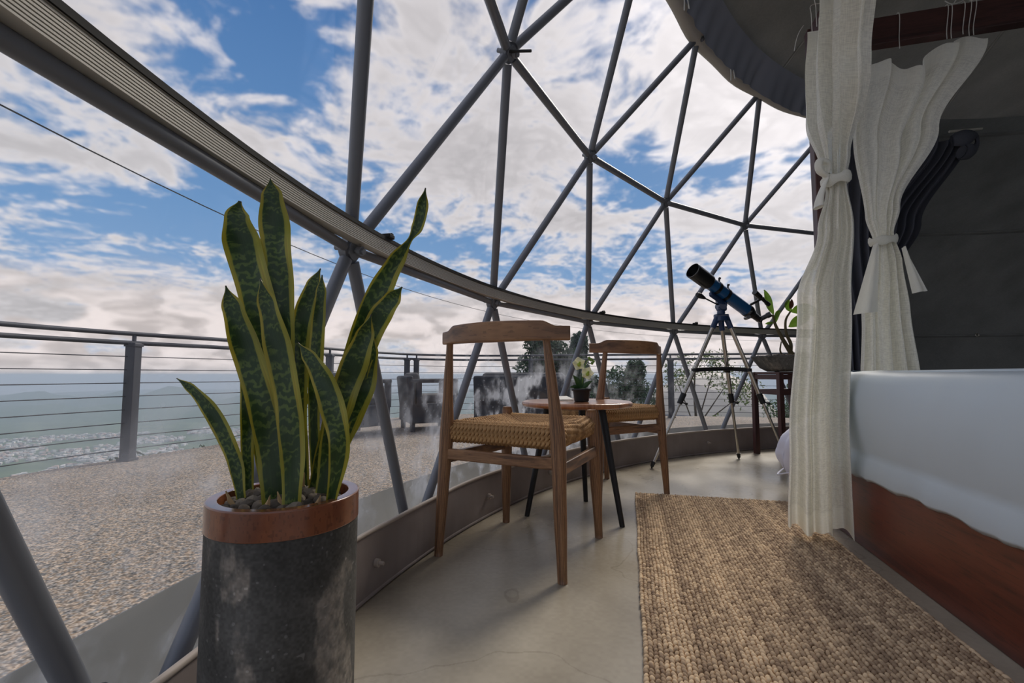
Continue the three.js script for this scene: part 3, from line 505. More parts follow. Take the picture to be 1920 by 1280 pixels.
// ---------------------------------------------------------------- side table, orchid, paper
{
  const t = thing('side_table', 'small round wooden side table on three black legs between the chairs', 'table', [.284, 0, -2.08]);
  mesh('table_top', planarUV(lathe([[0, .462], [.225, .462], [.236, .466], [.240, .474], [.238, .482], [.230, .486], [0, .486]], 72)), M.tabletop, t);
  for (const [x, z] of [[-.216, .028], [.150, .169], [.066, -.201]]) mesh('leg', rod(V(x * 1.02, 0, z * 1.02), V(x * .60, .464, z * .60), .0105, .016, 16), M.black, t);
  mesh('bracket', place(cyl(.13, .13, .008, 24), 0, .458, 0), M.black, t);
  const p = thing('orchid', 'small potted orchid with pale green-white flowers on the side table', 'plant', [.297, .486, -2.02]);
  mesh('pot', lathe([[0, .001], [.029, .001], [.031, .004], [.036, .046], [.042, .046], [.043, .056], [.037, .057], [.034, .05], [0, .048]], 32), M.black, p);
  const leafBlade = (pts, w, n = 12) => { const c = new THREE.CatmullRomCurve3(pts.map((q) => V(...q))); return grid(4, n, (u, v) => { const q = c.getPoint(v), tg = c.getTangent(v), side = V(tg.y, -tg.x, .25).normalize(), s = u * 2 - 1, k = w * Math.sin(Math.PI * Math.pow(v, .8)) * s; return q.addScaledVector(side, k).add(V(0, 0, -.25 * Math.abs(k))); }); };
  mesh('leaf', leafBlade([[0, .05, 0], [-.015, .085, .01], [-.038, .115, .014]], .013), M.darkLeaf, p);
  mesh('leaf', leafBlade([[.002, .05, 0], [.022, .075, .01], [.045, .09, .02]], .010), M.darkLeaf, p);
  mesh('leaf', leafBlade([[-.005, .05, 0], [-.028, .064, .02], [-.055, .062, .03]], .009), M.darkLeaf, p);
  mesh('leaf', leafBlade([[0, .05, 0], [.004, .09, 0], [.002, .12, -.005]], .008), M.darkLeaf, p);
  mesh('stem', tube([[0, .05, 0], [.006, .10, 0], [.016, .15, 0], [.030, .178, 0], [.044, .172, .004]], .0022, { seg: 24, radial: 6 }), M.stemGreen, p);
  const flower = (x, y, z, s, rot) => {
    const f = mesh('flower', [0, 1, 2, 3, 4].map((k) => { const a = rot + k * 2 * Math.PI / 5 + .3, w = k % 2 ? 1 : .8; return grid(8, 8, (u, v) => { const r = s * v, q = (u * 2 - 1) * s * .58 * w * Math.sin(Math.PI * Math.min(1, .12 + v * .86)); return V(x + Math.cos(a) * r - Math.sin(a) * q, y + Math.sin(a) * r + Math.cos(a) * q, z + .010 * v * v + .006 * Math.sin(u * 3)); }); }), M.petal, p);
    mesh('lip', [place(new THREE.SphereGeometry(s * .28, 12, 8), x, y - s * .18, z + .008), place(new THREE.SphereGeometry(s * .16, 10, 8), x + s * .1, y + .004, z + .012)], M.petalGreen, f);
  };
  flower(-.012, .162, .012, .029, .2); flower(.022, .122, .022, .028, .9);
  for (const [x, y] of [[.044, .180], [.034, .186], [.046, .164], [.052, .172]]) mesh('bud', place(new THREE.SphereGeometry(.0065, 10, 8), x, y, .006), M.stemGreen, p);
  const b = thing('leaflet', 'folded white paper leaflet lying on the side table', 'paper', [.225, .486, -2.10], .5);
  mesh('page', place(rbox(.085, .0022, .055, .0008), 0, .0015, 0), M.paper, b); mesh('page', place(rbox(.085, .0018, .055, .0008), .002, .012, -.004, .22, 0, 0), M.paper, b);
}

// ---------------------------------------------------------------- jute rug
{
  const L = 2.3, Wd = .69, r = thing('jute_rug', 'long chunky braided jute rug beside the bed', 'rug', [.676, 0, -1.211], -.243);
  mesh('backing', place(rbox(Wd - .012, .006, L - .01, .002), 0, .003, 0), M.juteBase, r);
  const nx = 66, nz = 176, g = new THREE.SphereGeometry(1, 8, 6), im = new THREE.InstancedMesh(g, M.jute, nx * nz), m4 = new THREE.Matrix4(), q = new THREE.Quaternion(), col = new THREE.Color();
  let k = 0;
  for (let i = 0; i < nx; i++) { const tone = fbm(i * .35, 3, 3); for (let j = 0; j < nz; j++) {
    const x = (i + .5) / nx * Wd - Wd / 2 + rr(-.0012, .0012) + .006 * (fbm(j * .07, i * .05, 2) - .5), z = (j + .5 + (i % 2) * .5) / nz * L - L / 2 + rr(-.002, .002);
    q.setFromEuler(new THREE.Euler(rr(-.15, .15), (i % 2 ? 1 : -1) * .34 + rr(-.14, .14), 0));
    m4.compose(V(x, .0085 + rr(-.001, .0012), z), q, V(.0053 * rr(.85, 1.1), .0056 * rr(.85, 1.1), .0090 * rr(.9, 1.12))); im.setMatrixAt(k, m4);
    const t = clamp01(.5 + (tone - .5) * 1.0 + rr(-.42, .42)); col.setRGB(S2L(lerp(150, 232, t)), S2L(lerp(125, 204, t)), S2L(lerp(100, 166, t))); im.setColorAt(k, col); k++;
  } }
  im.name = 'braid'; im.userData = { kind: 'stuff' }; im.castShadow = im.receiveShadow = true; r.add(im);
}

// ---------------------------------------------------------------- snake plant in the tall concrete planter
{
  const p = thing('potted_snake_plant', 'tall snake plant with yellow-edged leaves in a concrete planter with copper-brown rim', 'plant', [-.339, 0, -.72]);
  const r = .103;
  const pot = mesh('planter', revolve([[0, .004], [.098, .004], [.102, .010], [r, .03], [r, .384], [r - .002, .386], [.09, .386], [.09, .34], [0, .34]], 72), M.pot, p);
  mesh('rim', lathe([[.0905, .385], [r + .0005, .385], [r + .001, .3853], [r + .001, .386], [r + .001, .4215], [r + .0006, .4232], [r - .0008, .4238], [r - .0015, .4240], [.0895, .4240], [.0885, .4236], [.088, .4226], [.088, .386]], 72), M.copper, pot);
  mesh('soil', place(cyl(.089, .089, .02, 40), 0, .392, 0), std({ color: rgb(78, 66, 54), roughness: 1 }), pot);
  const stones = [0, 1, 2].map((s) => { const g = new THREE.IcosahedronGeometry(1, 2), a = g.attributes.position; for (let i = 0; i < a.count; i++) { const v = V(a.getX(i), a.getY(i), a.getZ(i)), n = 1 + .5 * (fbm(v.x * 1.6 + s * 9 + 4, v.y * 1.6 + v.z * 1.3 + 7, 3) - .5); a.setXYZ(i, v.x * n, v.y * n * .75, v.z * n * .9); } g.computeVertexNormals(); return g; });
  for (let k = 0; k < 78; k++) { const a = k * 2.39996, d = .080 * Math.sqrt((k + .5) / 78), s = rr(.006, .0125); const m = mesh('stone', stones[k % 3], M.stone[(k * 7) % 3], pot); m.position.set(Math.cos(a) * d, .404 + s * .55 + .010 * (1 - d / .08) + rr(0, .004), Math.sin(a) * d); m.rotation.set(rr(0, 6), rr(0, 6), rr(0, 6)); m.scale.setScalar(s); }
  // leaves: [x, y, z offset, half width] from tip to base
  const leaves = [
    [[-.052, .917, -.02, .0012], [-.049, .89, -.02, .0163], [-.042, .833, -.02, .0237], [-.034, .772, -.02, .0212], [-.025, .687, -.02, .018], [-.016, .561, -.02, .0155], [-.006, .413, -.02, .0131]],
    [[-.088, .872, 0, .0025], [-.092, .848, 0, .018], [-.082, .805, 0, .0262], [-.06, .734, 0, .0253], [-.034, .651, 0, .0229], [-.019, .554, 0, .0196], [-.007, .418, 0, .0163]],
    [[-.08, .73, .04, .0012], [-.069, .699, .04, .0139], [-.048, .641, .04, .0196], [-.023, .571, .04, .0204], [-.005, .496, .04, .0196], [.004, .421, .04, .0172]],
    [[-.019, .736, .06, .0012], [-.008, .7, .06, .0131], [.009, .639, .06, .018], [.026, .565, .06, .018], [.035, .491, .06, .0163], [.036, .423, .06, .0123]],
    [[-.159, .595, .02, .0008], [-.137, .58, .02, .0065], [-.108, .549, .02, .0106], [-.083, .508, .02, .0114], [-.066, .469, .02, .0098], [-.056, .42, .02, .0065]],
    [[-.087, .619, -.03, .0012], [-.085, .585, -.03, .0074], [-.079, .527, -.03, .0106], [-.077, .468, -.03, .009], [-.072, .415, -.03, .0065]],
    [[.025, .774, -.04, .0012], [.014, .746, -.04, .0114], [0, .698, -.04, .0155], [-.005, .637, -.04, .0155], [-.005, .568, -.04, .0139], [.001, .5, -.04, .0106], [.011, .413, -.04, .0074]],
    [[.032, .761, -.03, .0012], [.031, .731, -.03, .0082], [.028, .679, -.03, .0106], [.026, .611, -.03, .0114], [.026, .527, -.03, .0082], [.035, .415, -.03, .0082]],
    [[.201, .897, -.01, .0012], [.197, .869, -.01, .0098], [.189, .834, -.01, .009], [.178, .814, -.01, .004], [.156, .778, -.01, .0139], [.132, .732, -.01, .018], [.108, .677, -.01, .0172], [.087, .61, -.01, .0163], [.067, .545, -.01, .0147], [.051, .488, -.01, .0114], [.035, .42, -.01, .0082]],
    [[.169, .736, 0, .0012], [.154, .717, 0, .0131], [.136, .691, 0, .0172], [.118, .651, 0, .0163], [.097, .586, 0, .0163], [.078, .521, 0, .0139], [.058, .422, 0, .009]],
    [[.131, .689, .03, .0012], [.122, .657, .03, .0139], [.106, .61, .03, .0204], [.09, .563, .03, .0196], [.078, .509, .03, .0155], [.066, .43, .03, .0098]],
    [[.038, .645, .06, .0008], [.055, .624, .06, .0098], [.075, .591, .06, .0155], [.091, .546, .06, .0172], [.098, .499, .055, .0139], [.080, .415, .035, .0074]],
    [[.008, .572, -.05, .0008], [-.001, .555, -.05, .0074], [-.014, .525, -.05, .009], [-.021, .473, -.05, .0074], [-.015, .414, -.05, .0057]],
    [[-.075, .551, -.04, .0008], [-.071, .517, -.04, .0074], [-.063, .475, -.04, .0082], [-.052, .413, -.04, .0057]],
    [[.125, .664, 0, .0012], [.123, .631, 0, .0106], [.111, .582, 0, .0188], [.094, .537, 0, .018], [.077, .49, 0, .0139], [.064, .422, 0, .009]],
  ];
  leaves.forEach((L, li) => {
    const c = new THREE.CatmullRomCurve3(L.map(([x, y, z]) => V(x, y, z)).reverse(), false, 'centripetal'), ws = L.map((q) => q[3]).reverse();
    const turn = ((li * 37) % 11 - 5) * .07, n = 60, total = c.getLength(), up = [];
    const ks = ws.map((w, i) => [i / (ws.length - 1), w]);
    const sideOf = (t) => { const tg = c.getTangent(t), view = V(.42 + Math.sin(turn) * .6, 0, 1).normalize(); const s = tg.clone().cross(view).normalize(); return [s, s.clone().cross(tg).normalize()]; };
    const sheet = (sg) => grid(10, n, (u, v) => { const p = c.getPoint(v), [s, nn] = sideOf(v), w = keyed(ks, v)[0] * (v > .99 ? .9 : 1), t = (u * 2 - 1) * (sg > 0 ? 1 : -1); return p.addScaledVector(s, -t * w).addScaledVector(nn, -.30 * w * (1 - t * t) * 1 + sg * .0016 * (1 - Math.pow(Math.abs(t), 4)) + .004 * Math.sin(v * 19 + li) * t * (w / .02)); }, (u, v) => [u, v * Math.min(1, .3 + total) + (1 - Math.min(1, .3 + total))]);
    const m = mesh('leaf', [sheet(1), sheet(-1)], M.leaf, p);
  });
  for (const [x, z, h, l] of [[.0, .062, .026, .008], [.018, .05, .028, -.006], [-.062, .03, .024, -.010], [.012, -.02, .04, .006], [.062, .045, .022, .008]]) mesh('husk', grid(3, 5, (u, v) => V(x + (u - .5) * .016 * (1 - v) + l * v, .41 + h * v, z + .004 * Math.sin(u * 3))), M.husk, p);
}

// ---------------------------------------------------------------- telescope on its tripod
{
  const t = thing('telescope', 'blue refractor telescope with black dew shield on a chrome tripod', 'telescope', [1.434, 0, -3.20]);
  const O = V(1.434, 0, -3.20), l = (x, y, z) => V(x, y, z).sub(O);
  const hub = l(1.434, .985, -3.20);
  const feet = [l(.90, .012, -3.075), l(1.625, .012, -3.415), l(1.82, .012, -3.13)], tops = [l(1.395, .975, -3.19), l(1.442, .965, -3.222), l(1.468, .975, -3.185)];
  feet.forEach((f, k) => {
    const a = tops[k], m = a.clone().lerp(f, .545), leg = mesh('tripod_leg', [rod(a, m.clone().lerp(f, .03), .0135, .0135, 16)], M.chrome, t);
    mesh('lower_tube', rod(m, f, .0095, .0095, 14), M.chrome, leg);
    mesh('leg_cap', rod(a.clone().lerp(f, -.02), a.clone().lerp(f, .06), .02, .018, 14), M.navy, leg);
    mesh('collar', [rod(m.clone().lerp(a, .05), m.clone().lerp(f, .09), .019, .017, 14), rod(m.clone().lerp(f, .06), m.clone().lerp(f, .06).add(V(.03, -.012, .02)), .005, .005, 8), place(new THREE.SphereGeometry(.010, 10, 8), ...m.clone().lerp(f, .06).add(V(.032, -.013, .021)).toArray())], M.black, leg);
    mesh('foot', [rod(f.clone().lerp(a, .03), f, .014, .011, 12), rod(f, V(f.x, 0, f.z), .008, .004, 10)], M.black, leg);
  });
  const sp = feet.map((f, k) => tops[k].clone().lerp(f, .355)), mid = sp[0].clone().add(sp[1]).add(sp[2]).multiplyScalar(1 / 3).add(V(0, .012, 0));
  mesh('spreader', [...sp.map((s) => between(rbox(.028, s.distanceTo(mid), .010, .003), s, mid)), ...sp.map((s) => place(cyl(.019, .019, .022, 12), s.x, s.y, s.z)), place(cyl(.06, .06, .01, 6), mid.x, mid.y + .006, mid.z)], M.black, t);
  mesh('hub', [place(cyl(.044, .05, .03, 24), hub.x, hub.y - .002, hub.z), place(rbox(.085, .026, .06, .008), hub.x, hub.y + .018, hub.z)], M.navy, t);
  mesh('mount_head', [place(cyl(.024, .028, .05, 20), hub.x, hub.y + .045, hub.z), place(rbox(.062, .05, .05, .014), hub.x + .004, hub.y + .075, hub.z), place(cyl(.026, .026, .07, 20), hub.x, hub.y + .085, hub.z, Math.PI / 2, 0, 0), place(rbox(.05, .04, .05, .012), hub.x - .005, hub.y + .115, hub.z)], M.navy, t);
  const F = l(1.189, 1.285, -3.05), R = l(1.655, 1.045, -3.27), ax = R.clone().sub(F).normalize(), at = (d) => F.clone().addScaledVector(ax, d), len = F.distanceTo(R);
  const tubeM = mesh('optical_tube', [rod(at(.165), at(len - .02), .042, .042, 36)], M.blue, t);
  const shieldPts = [[.041, .165], [.049, .16], [.052, .15], [.053, .012], [.053, 0], [.048, 0], [.047, .07], [0, .072]];
  const q = new THREE.Quaternion().setFromUnitVectors(UP, ax), orient = (g, d) => { g.applyQuaternion(q); const p = at(d); g.translate(p.x, p.y, p.z); return g; };
  mesh('dew_shield', orient(lathe(shieldPts, 44), 0), M.blackGloss, tubeM);
  mesh('objective_lens', orient(place(cyl(.044, .044, .006, 32), 0, .068, 0), 0), M.lens, tubeM);
  for (const d of [.235, .325]) mesh('tube_ring', [orient(place(cyl(.0465, .0465, .022, 36), 0, 0, 0), d), place(cyl(.006, .006, .03, 10), ...at(d).add(V(.02, .052, 0)).toArray()), place(new THREE.SphereGeometry(.009, 10, 8), ...at(d).add(V(.024, .066, 0)).toArray())], M.blackGloss, tubeM);
  mesh('dovetail', between(rbox(.035, .16, .026, .006), at(.20).add(V(-.02, -.055, 0)), at(.36).add(V(-.02, -.055, 0))), M.navy, t);
  mesh('focuser', [orient(lathe([[0, -.02], [.044, -.02], [.044, .012], [.03, .055], [.024, .062], [.022, .12], [0, .12]], 32), len - .005), place(cyl(.014, .014, .075, 16), ...at(len + .02).add(V(-.02, -.035, 0)).toArray(), Math.PI / 2, 0, .2)], M.blackGloss, tubeM);
  const dg = at(len + .125); mesh('eyepiece', [place(rbox(.04, .04, .04, .012), dg.x, dg.y, dg.z, 0, 0, -.5), rod(dg, dg.clone().add(V(.045, .026, .03)), .016, .016, 18), rod(dg.clone().add(V(.04, .023, .026)), dg.clone().add(V(.062, .036, .04)), .02, .02, 18)], M.blackGloss, tubeM);
  const fF = l(1.669, 1.168, -3.2), fR = l(1.796, 1.096, -3.27);
  mesh('finder_scope', [rod(fF, fF.clone().lerp(fR, .42), .019, .017, 20), rod(fF.clone().lerp(fR, .4), fR, .012, .011, 18), rod(fF.clone().lerp(fR, .88), fR.clone().lerp(fF, -.06), .015, .015, 18), between(rbox(.016, .12, .014, .004), at(len - .01).add(V(.02, .04, .01)), fF.clone().lerp(fR, .45).add(V(0, -.012, 0)))], M.blackGloss, tubeM);
  const he = l(1.232, 1.136, -3.1), hs = V(hub.x - .01, hub.y + .09, hub.z);
  mesh('pan_handle', [rod(hs, he, .005, .005, 8), rod(he.clone().lerp(hs, .34), he.clone().lerp(hs, .12), .009, .019, 14), rod(he.clone().lerp(hs, .12), he, .019, .013, 14)], M.black, t);
}

// ---------------------------------------------------------------- plant stand, bowl and plant; cushion by the bed end
{
  const s = thing('plant_stand', 'dark wooden plant stand on slim legs by the skirting', 'stand', [2.06, 0, -3.42], .12);
  for (const [x, z] of [[-.155, .04], [.155, .04], [-.155, -.25], [.155, -.25]]) mesh('leg', longUV(place(rbox(.036, .62, .036, .004), x, .31, z)), M.darkwood, s);
  for (const y of [.585, .475]) for (const z of [.04, -.25]) mesh('rail', longUV(place(rbox(.29, .035, .022, .003), 0, y, z)), M.darkwood, s);
  for (const y of [.585, .475]) for (const x of [-.155, .155]) mesh('rail', longUV(place(rbox(.022, .035, .26, .003), x, y, -.105)), M.darkwood, s);
  mesh('top', longUV(place(rbox(.33, .018, .31, .003), 0, .613, -.105)), M.darkwood, s);
  const b = thing('bowl_plant', 'broad-leaved young plant in a weathered stone bowl on the wooden stand', 'plant', [2.04, .622, -3.47]);
  mesh('bowl', revolve([[0, .002], [.14, .002], [.19, .03], [.245, .105], [.25, .116], [.232, .116], [.22, .10], [0, .095]], 48), M.pot, b);
  mesh('soil', place(cyl(.222, .222, .012, 40), 0, .105, 0), std({ color: rgb(96, 80, 64), roughness: 1 }), b);
  for (let k = 0; k < 70; k++) { const a = k * 2.39996, d = .20 * Math.sqrt((k + .5) / 70), z = rr(.008, .015), m = mesh('pebble', new THREE.IcosahedronGeometry(1, 1), M.stone[k % 3], b); m.position.set(Math.cos(a) * d, .113 + z * .4, Math.sin(a) * d); m.scale.set(z, z * .75, z); m.rotation.y = rr(0, 6); }
  mesh('trunk', tube([[.03, .10, .03], [-.02, .17, .04], [-.075, .26, .05], [-.115, .35, .05], [-.13, .42, .05]], (t) => lerp(.019, .008, t), { seg: 30, radial: 10 }), M.stem, b);
  mesh('trunk', tube([[-.01, .10, .03], [.0, .2, .04], [-.03, .28, .04], [-.035, .38, .05], [.0, .44, .05]], (t) => lerp(.015, .006, t), { seg: 30, radial: 10 }), M.stem, b);
  mesh('trunk', tube([[-.05, .10, .04], [-.085, .15, .05], [-.075, .22, .05]], (t) => lerp(.008, .004, t), { seg: 16, radial: 8 }), M.stem, b);
  const blade = (pts, w, mat) => { const c = new THREE.CatmullRomCurve3(pts.map((q) => V(...q))); mesh('leaf', grid(8, 18, (u, v) => { const p = c.getPoint(v), tg = c.getTangent(v), sd = V(-tg.y, tg.x, .3).normalize(), s = u * 2 - 1; return p.addScaledVector(sd, s * w * Math.pow(Math.sin(Math.PI * clamp01(.04 + v * .95)), .8)).add(V(0, 0, .35 * w * Math.abs(s))); }), mat, b); };
  blade([[-.13, .42, .05], [-.155, .48, .05], [-.168, .54, .05], [-.19, .60, .05]], .035, M.greenLeaf);
  blade([[-.115, .36, .05], [-.10, .42, .05], [-.075, .45, .05]], .022, M.greenLeaf);
  blade([[-.0, .44, .05], [-.02, .48, .05], [-.015, .53, .05]], .033, M.greenLeaf);
  blade([[-.012, .46, .06], [.0, .49, .06], [.005, .53, .06]], .022, M.dryLeaf);
  blade([[0, .44, .05], [.05, .455, .06], [.13, .45, .06], [.19, .40, .06]], .04, M.greenLeaf);
  blade([[-.02, .33, .05], [.02, .36, .06], [.08, .385, .06], [.13, .40, .06]], .042, M.greenLeaf);
  blade([[-.13, .36, .05], [-.16, .355, .05], [-.19, .35, .05]], .011, M.greenLeaf);

  const c = thing('floor_cushion', 'slumped lavender-white floor cushion at the bed foot', 'cushion', [1.57, 0, -2.33]);
  mesh('cover', (() => { const g = new THREE.SphereGeometry(1, 64, 44), a = g.attributes.position; for (let i = 0; i < a.count; i++) { const v = V(a.getX(i), a.getY(i), a.getZ(i)), th = Math.atan2(v.z, v.x), cr = 1 + .09 * (fbm(th * 2.2 + 8, v.y * 3 + 3, 3) - .5) + .03 * Math.sin(th * 13 + v.y * 3); const sq = Math.pow(1 - Math.abs(v.y) ** 3, .1); a.setXYZ(i, v.x * .245 * cr * sq, .212 + v.y * .205 * (1 + .08 * Math.sin(th * 3)), v.z * .20 * cr * sq); } g.computeVertexNormals(); return g; })(), M.pillow, c);
  mesh('piping', (() => { const q = []; for (let k = 0; k <= 40; k++) { const a = k / 40 * 2 * Math.PI; q.push(V(.25 * Math.cos(a), .12 + .02 * Math.sin(a * 3), .205 * Math.sin(a))); } return tube(q, .004, { seg: 100, radial: 6 }); })(), M.pillow, c);
}

// ---------------------------------------------------------------- outside: fence, patio chairs, trees, tent, hills
{
  const G = -.14, line = [[-3.78, 1.0], [-3.75, -1.6], [-3.60, -3.30], [-3.33, -4.13], [-2.92, -4.95], [-2.56, -6.30], [-1.87, -8.1], [-1.06, -8.72], [0, -8.80], [2.8, -8.25], [4.2, -8.0], [6.2, -7.4]].map(([x, z]) => V(x, G, z));
  const f = thing('cable_fence', 'dark steel fence with two top rails and thin cables around the terrace', 'fence');
  const c = new THREE.CatmullRomCurve3(line, false, 'centripetal'), off = (y) => line.map((p) => V(p.x, G + y, p.z));
  for (const y of [1.10, 1.02]) mesh('rail', tube(off(y), .019, { seg: 160, radial: 8 }), M.fence, f);
  for (const y of [.90, .785, .67, .555, .44, .325, .21, .10]) mesh('cable', tube(off(y), .0042, { seg: 140, radial: 5 }), M.fence, f);
  const near = (x, z) => V(x, G, z);
  for (const [x, z] of [[-3.74, -.6], [-3.33, -4.13], [-2.50, -6.45], [-1.82, -8.16], [-1.68, -8.27], [.35, -8.77], [2.78, -8.25], [5.4, -7.66]]) mesh('post', [place(rbox(.085, 1.02, .085, .006), x, G + .51, z), place(rbox(.024, .1, .024, .003), x, G + 1.05, z), place(rbox(.11, .02, .11, .003), x, G + .01, z), place(rbox(.10, .025, .10, .003), x, G + 1.0, z)], M.fence, f);

  // wicker lounge chairs with open arms
  function patio(label, x, z, turn, w) {
    const a = thing('patio_armchair', label, 'armchair', [x, G, z], turn, 'dark patio lounge seats'), h = w / 2;
    mesh('seat_base', place(rbox(w, .26, .64, .02), 0, .24, 0), M.wicker, a);
    mesh('backrest', place(rbox(w, .42, .09, .03), 0, .52, -.30, -.12, 0, 0), M.wicker, a);
    for (const s of [-1, 1]) { mesh('arm', [place(rbox(.075, .05, .66, .015), s * (h - .03), .66, 0), place(rbox(.07, .34, .07, .012), s * (h - .03), .5, .29), place(rbox(.07, .34, .07, .012), s * (h - .03), .5, -.2)], M.wicker, a); for (const q of [-.27, .27]) mesh('leg', place(rbox(.06, .13, .06, .008), s * (h - .06), .065, q), M.wicker, a); }
    mesh('seat_cushion', place(rbox(w - .16, .12, .54, .045, 4), 0, .42, .03), M.cushion, a);
    mesh('back_cushion', place(rbox(w - .2, .34, .12, .05, 4), 0, .60, -.21, -.14, 0, 0), M.cushion, a);
  }
  patio('dark wicker patio armchair at the left, nearest the corner of the fence', -2.0, -5.95, 2.5, .68);
  patio('dark wicker patio armchair seen from its side, right of the leftmost one', -1.17, -6.55, 2.0, .70);
  patio('wide dark wicker patio sofa behind the nearer indoor chair', .2, -6.7, 2.9, 1.35);

  // leafy crowns
  function leafCloud(blobs, n, size, tone) {
    const pos = [], col = [], nor = []; const q = new THREE.Quaternion(), e = new THREE.Euler();
    for (let k = 0; k < n; k++) {
      const b = blobs[Math.floor(rnd() * blobs.length)], d = V(rr(-1, 1), rr(-1, 1), rr(-1, 1)).normalize().multiplyScalar(Math.pow(rnd(), .42)), p = V(b[0] + d.x * b[3], b[1] + d.y * b[4], b[2] + d.z * b[3]), s = size * rr(.6, 1.4);
      q.setFromEuler(e.set(rr(0, 6), rr(0, 6), rr(0, 6))); const v = [[-.35, 0], [0, -.9], [.35, 0], [0, .9]].map(([x, y]) => V(x * s, y * s, 0).applyQuaternion(q).add(p)), nn = V(0, 0, 1).applyQuaternion(q), t = rr(.7, 1.3);
      for (const i of [0, 1, 2, 0, 2, 3]) { pos.push(...v[i].toArray()); nor.push(...nn.toArray()); col.push(tone[0] * t, tone[1] * t, tone[2] * t); }
    }
    const g = new THREE.BufferGeometry(); g.setAttribute('position', new THREE.Float32BufferAttribute(pos, 3)); g.setAttribute('normal', new THREE.Float32BufferAttribute(nor, 3)); g.setAttribute('color', new THREE.Float32BufferAttribute(col, 3)); return g;
  }
  M.foliage = phys({ vertexColors: true, roughness: .8, transmission: .25, thickness: 0, side: THREE.DoubleSide });
  function tree(name, label, cat, x, y, z, h, blobs, n, size, tone, trunk = .09) {
    const t = thing(name, label, cat, [x, y, z]);
    mesh('trunk', tube([[0, 0, 0], [.05, h * .35, 0], [-.02, h * .7, .03], [.03, h * .92, 0]], (k) => lerp(trunk, trunk * .3, k), { seg: 20, radial: 8 }), M.bark, t);
    for (const b of blobs.slice(0, 5)) mesh('branch', rod(V(0, h * .45, 0), V(b[0], b[1], b[2]), trunk * .4, trunk * .12, 6), M.bark, t);
    mesh('foliage', leafCloud(blobs, n, size, tone), M.foliage, t);
  }
  tree('round_tree', 'dark round-crowned tree beyond the fence behind the nearer chair', 'tree', .55, -1.6, -11.2, 3.0, [[0, 2.3, 0, .55, .45], [.35, 2.7, 0, .5, .4], [-.3, 1.75, .1, .4, .35], [.5, 2.0, 0, .45, .5], [.15, 2.95, 0, .45, .35], [.85, 2.35, 0, .45, .5]], 8000, .07, [.045, .085, .045]);
  tree('tall_tree', 'taller blue-green tree rising behind the side table', 'tree', 1.85, -2.2, -13.6, 3.7, [[0, 3.2, 0, .4, .5], [.1, 3.65, 0, .28, .4], [-.3, 2.7, 0, .5, .5], [.3, 2.4, 0, .5, .5], [-.1, 1.9, 0, .6, .5]], 7600, .075, [.05, .09, .06]);
  tree('bushy_tree', 'bushy green tree behind the farther chair', 'tree', 2.75, -2.2, -11.6, 2.9, [[0, 2.6, 0, .55, .45], [-.4, 2.1, 0, .5, .5], [.4, 2.2, 0, .5, .5], [0, 1.6, 0, .7, .5], [.3, 2.9, 0, .25, .3], [-.1, 1.1, 0, .7, .4]], 9000, .06, [.055, .11, .055]);
  tree('feathery_tree', 'feathery light green tree behind the telescope legs', 'tree', 4.1, -2.0, -10.6, 3.05, [[0, 2.8, 0, .7, .35], [.8, 2.5, 0, .6, .35], [-.4, 2.5, 0, .4, .3], [1.1, 2.2, 0, .5, .4], [.5, 2.9, 0, .4, .3]], 1500, .045, [.14, .19, .07], .05);
  tree('dense_shrub', 'dense green shrub behind the wooden plant stand', 'shrub', 7.3, -1.9, -11.3, 2.4, [[0, 1.9, 0, .8, .6], [-.7, 1.5, 0, .6, .5], [.7, 1.6, 0, .8, .6], [0, 1.1, 0, 1, .5]], 4200, .055, [.07, .12, .05]);
  tree('young_shrub', 'small light green shrub in front of the pale tent', 'shrub', 3.75, -1.5, -9.35, 1.1, [[0, .95, 0, .3, .3], [.3, 1.05, 0, .25, .3], [-.4, .8, 0, .3, .2]], 420, .05, [.16, .24, .07], .02);
  [[-4.25, -5.5], [-4.0, -6.5], [-3.7, -7.5], [-3.35, -8.5], [-3.0, -9.5], [-2.6, -10.5]].forEach(([x, z], k) => tree('hedge_shrub', ['low dark hedge shrub just right of the nearest fence post', 'low dark hedge shrub, second from the nearest fence post', 'low dark hedge shrub, third from the nearest fence post', 'low dark hedge shrub, fourth from the nearest fence post', 'low dark hedge shrub, fifth from the nearest fence post', 'low dark hedge shrub farthest along the fence'][k], 'shrub', x, -.92 - k * .05, z, .5, [[0, .45, 0, .42, .2], [.15, .38, .12, .3, .18]], 900, .035, [.05, .08, .045], .02));
  { const s = thing('wild_stem', 'thin drooping plant stem outside at the far left edge', 'plant', [-3.15, G, -2.5]); mesh('stalk', tube([[-.3, 0, 0], [-.2, .5, 0], [-.05, .78, 0], [.12, .93, 0], [.24, .945, 0]], (t) => lerp(.007, .003, t), { seg: 26, radial: 6 }), M.stemGreen, s); for (const [x, y] of [[.12, .93], [.18, .92], [.22, .955], [.26, .935], [.06, .86]]) mesh('leaf', place(new THREE.SphereGeometry(.018, 8, 6).scale(1.5, .6, .6), x, y - .015, 0, 0, 0, .4), M.greenLeaf, s); }

  // pale dome tent on the slope below
  const tent = thing('dome_tent', 'pale faceted dome tent beyond the fence behind the telescope', 'tent', [6.2, -1.4, -15.0]);
  mesh('shell', new THREE.IcosahedronGeometry(2.15, 2), std({ color: rgb(214, 206, 196), roughness: .8, flatShading: true }), tent);
  mesh('doorway', place(rbox(.9, 1.0, .2, .04), -1.45, .35, 1.35, 0, -.75, 0), M.tentDark, tent);
  mesh('porch', place(rbox(.8, .75, .3, .03), .75, .25, 1.85, 0, .3, 0), M.tentDark, tent);
}
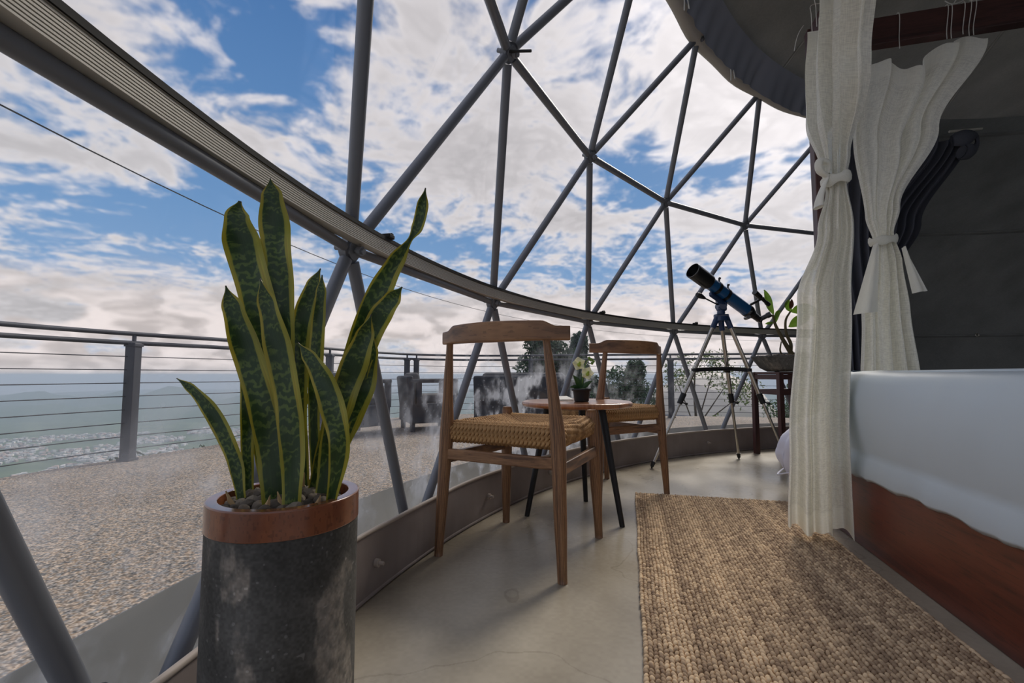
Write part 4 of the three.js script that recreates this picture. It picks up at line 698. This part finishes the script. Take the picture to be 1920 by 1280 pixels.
{
  const hillMap = tex(512, 512, (u, v) => { const s = (fbm(u * 8, v * 8, 6, 8) - .5) * 40; return [82 + s * 1.3, 98 + s * 1.3, 62 + s]; }, { repeat: [.006, .006] });
  const far = std({ map: hillMap, roughness: 1 });
  const valley = mesh('valley', planarUV(place(new THREE.PlaneGeometry(5200, 3600, 1, 1), 0, -100, -1500, -Math.PI / 2, 0, 0)), far, scene); valley.userData = { kind: 'structure', label: 'hazy blue valley floor far below the terrace', category: 'valley' };
  const slopeMap = std({ color: rgb(96, 110, 70), roughness: 1 });
  const slope = mesh('hillside', grid(40, 30, (u, v) => { const x = lerp(-1.5, 40, u), z = lerp(-9.2, -60, v); return V(x, -1.55 - (v * 22) + .5 * (fbm(x * .5, z * .5, 3) - .5) - Math.max(0, 2 - x) * .9, z); }), slopeMap, scene); slope.userData = { kind: 'structure', label: 'grassy slope falling away beyond the fence', category: 'hillside' };
  const ridge = (name, label, z, base, amp, tone, seed) => { const m = mesh(name, grid(260, 10, (u, v) => { const x = lerp(-3000, 3000, u), h = amp * (.15 + 2.2 * Math.max(0, fbm(x * .0062 + seed, seed, 5) - .28)); const p = smooth(0, 1, v); return V(x, base + h * (1 - p), z + (1 - p) * -120 + 160 * p); }), std({ color: rgb(...tone), roughness: 1, side: THREE.DoubleSide }), scene); m.userData = { kind: 'structure', label, category: 'hills' }; };
  ridge('hills', 'hazy blue distant mountain ridge on the horizon', -1560, -100, 66, [66, 88, 58], 3.3);
  ridge('foothills', 'nearer blue-grey foothills below the mountain ridge', -1180, -100, 26, [74, 94, 60], 8.1);
  const n = 5600, g = new THREE.BoxGeometry(1, 1, 1), im = new THREE.InstancedMesh(g, std({ color: 0xffffff, roughness: .9 }), n), m4 = new THREE.Matrix4(), q = new THREE.Quaternion(), col = new THREE.Color();
  for (let k = 0; k < n; k++) {
    let az, d, t = 0; do { az = rr(-56, -14) * Math.PI / 180; d = rr(430, 1080); } while (fbm(az * 14 + 3, d * .012, 3) < .47 && t++ < 8);
    q.setFromAxisAngle(UP, rr(0, 3)); const h = rr(1, 3.2); m4.compose(V(Math.sin(az) * d, -100 + h / 2, -Math.cos(az) * d), q, V(rr(2, 6), h, rr(2, 5))); im.setMatrixAt(k, m4);
    const w = rr(.35, .85), red = rnd() < .28; col.setRGB(w * (red ? .9 : 1), w * (red ? .66 : .95), w * (red ? .55 : .9)); im.setColorAt(k, col);
  }
  im.name = 'distant_town'; im.userData = { kind: 'stuff', label: 'scattered pale houses of a town far below in the valley', category: 'town' }; im.castShadow = im.receiveShadow = true; scene.add(im);
}
renderer.render(scene, camera);
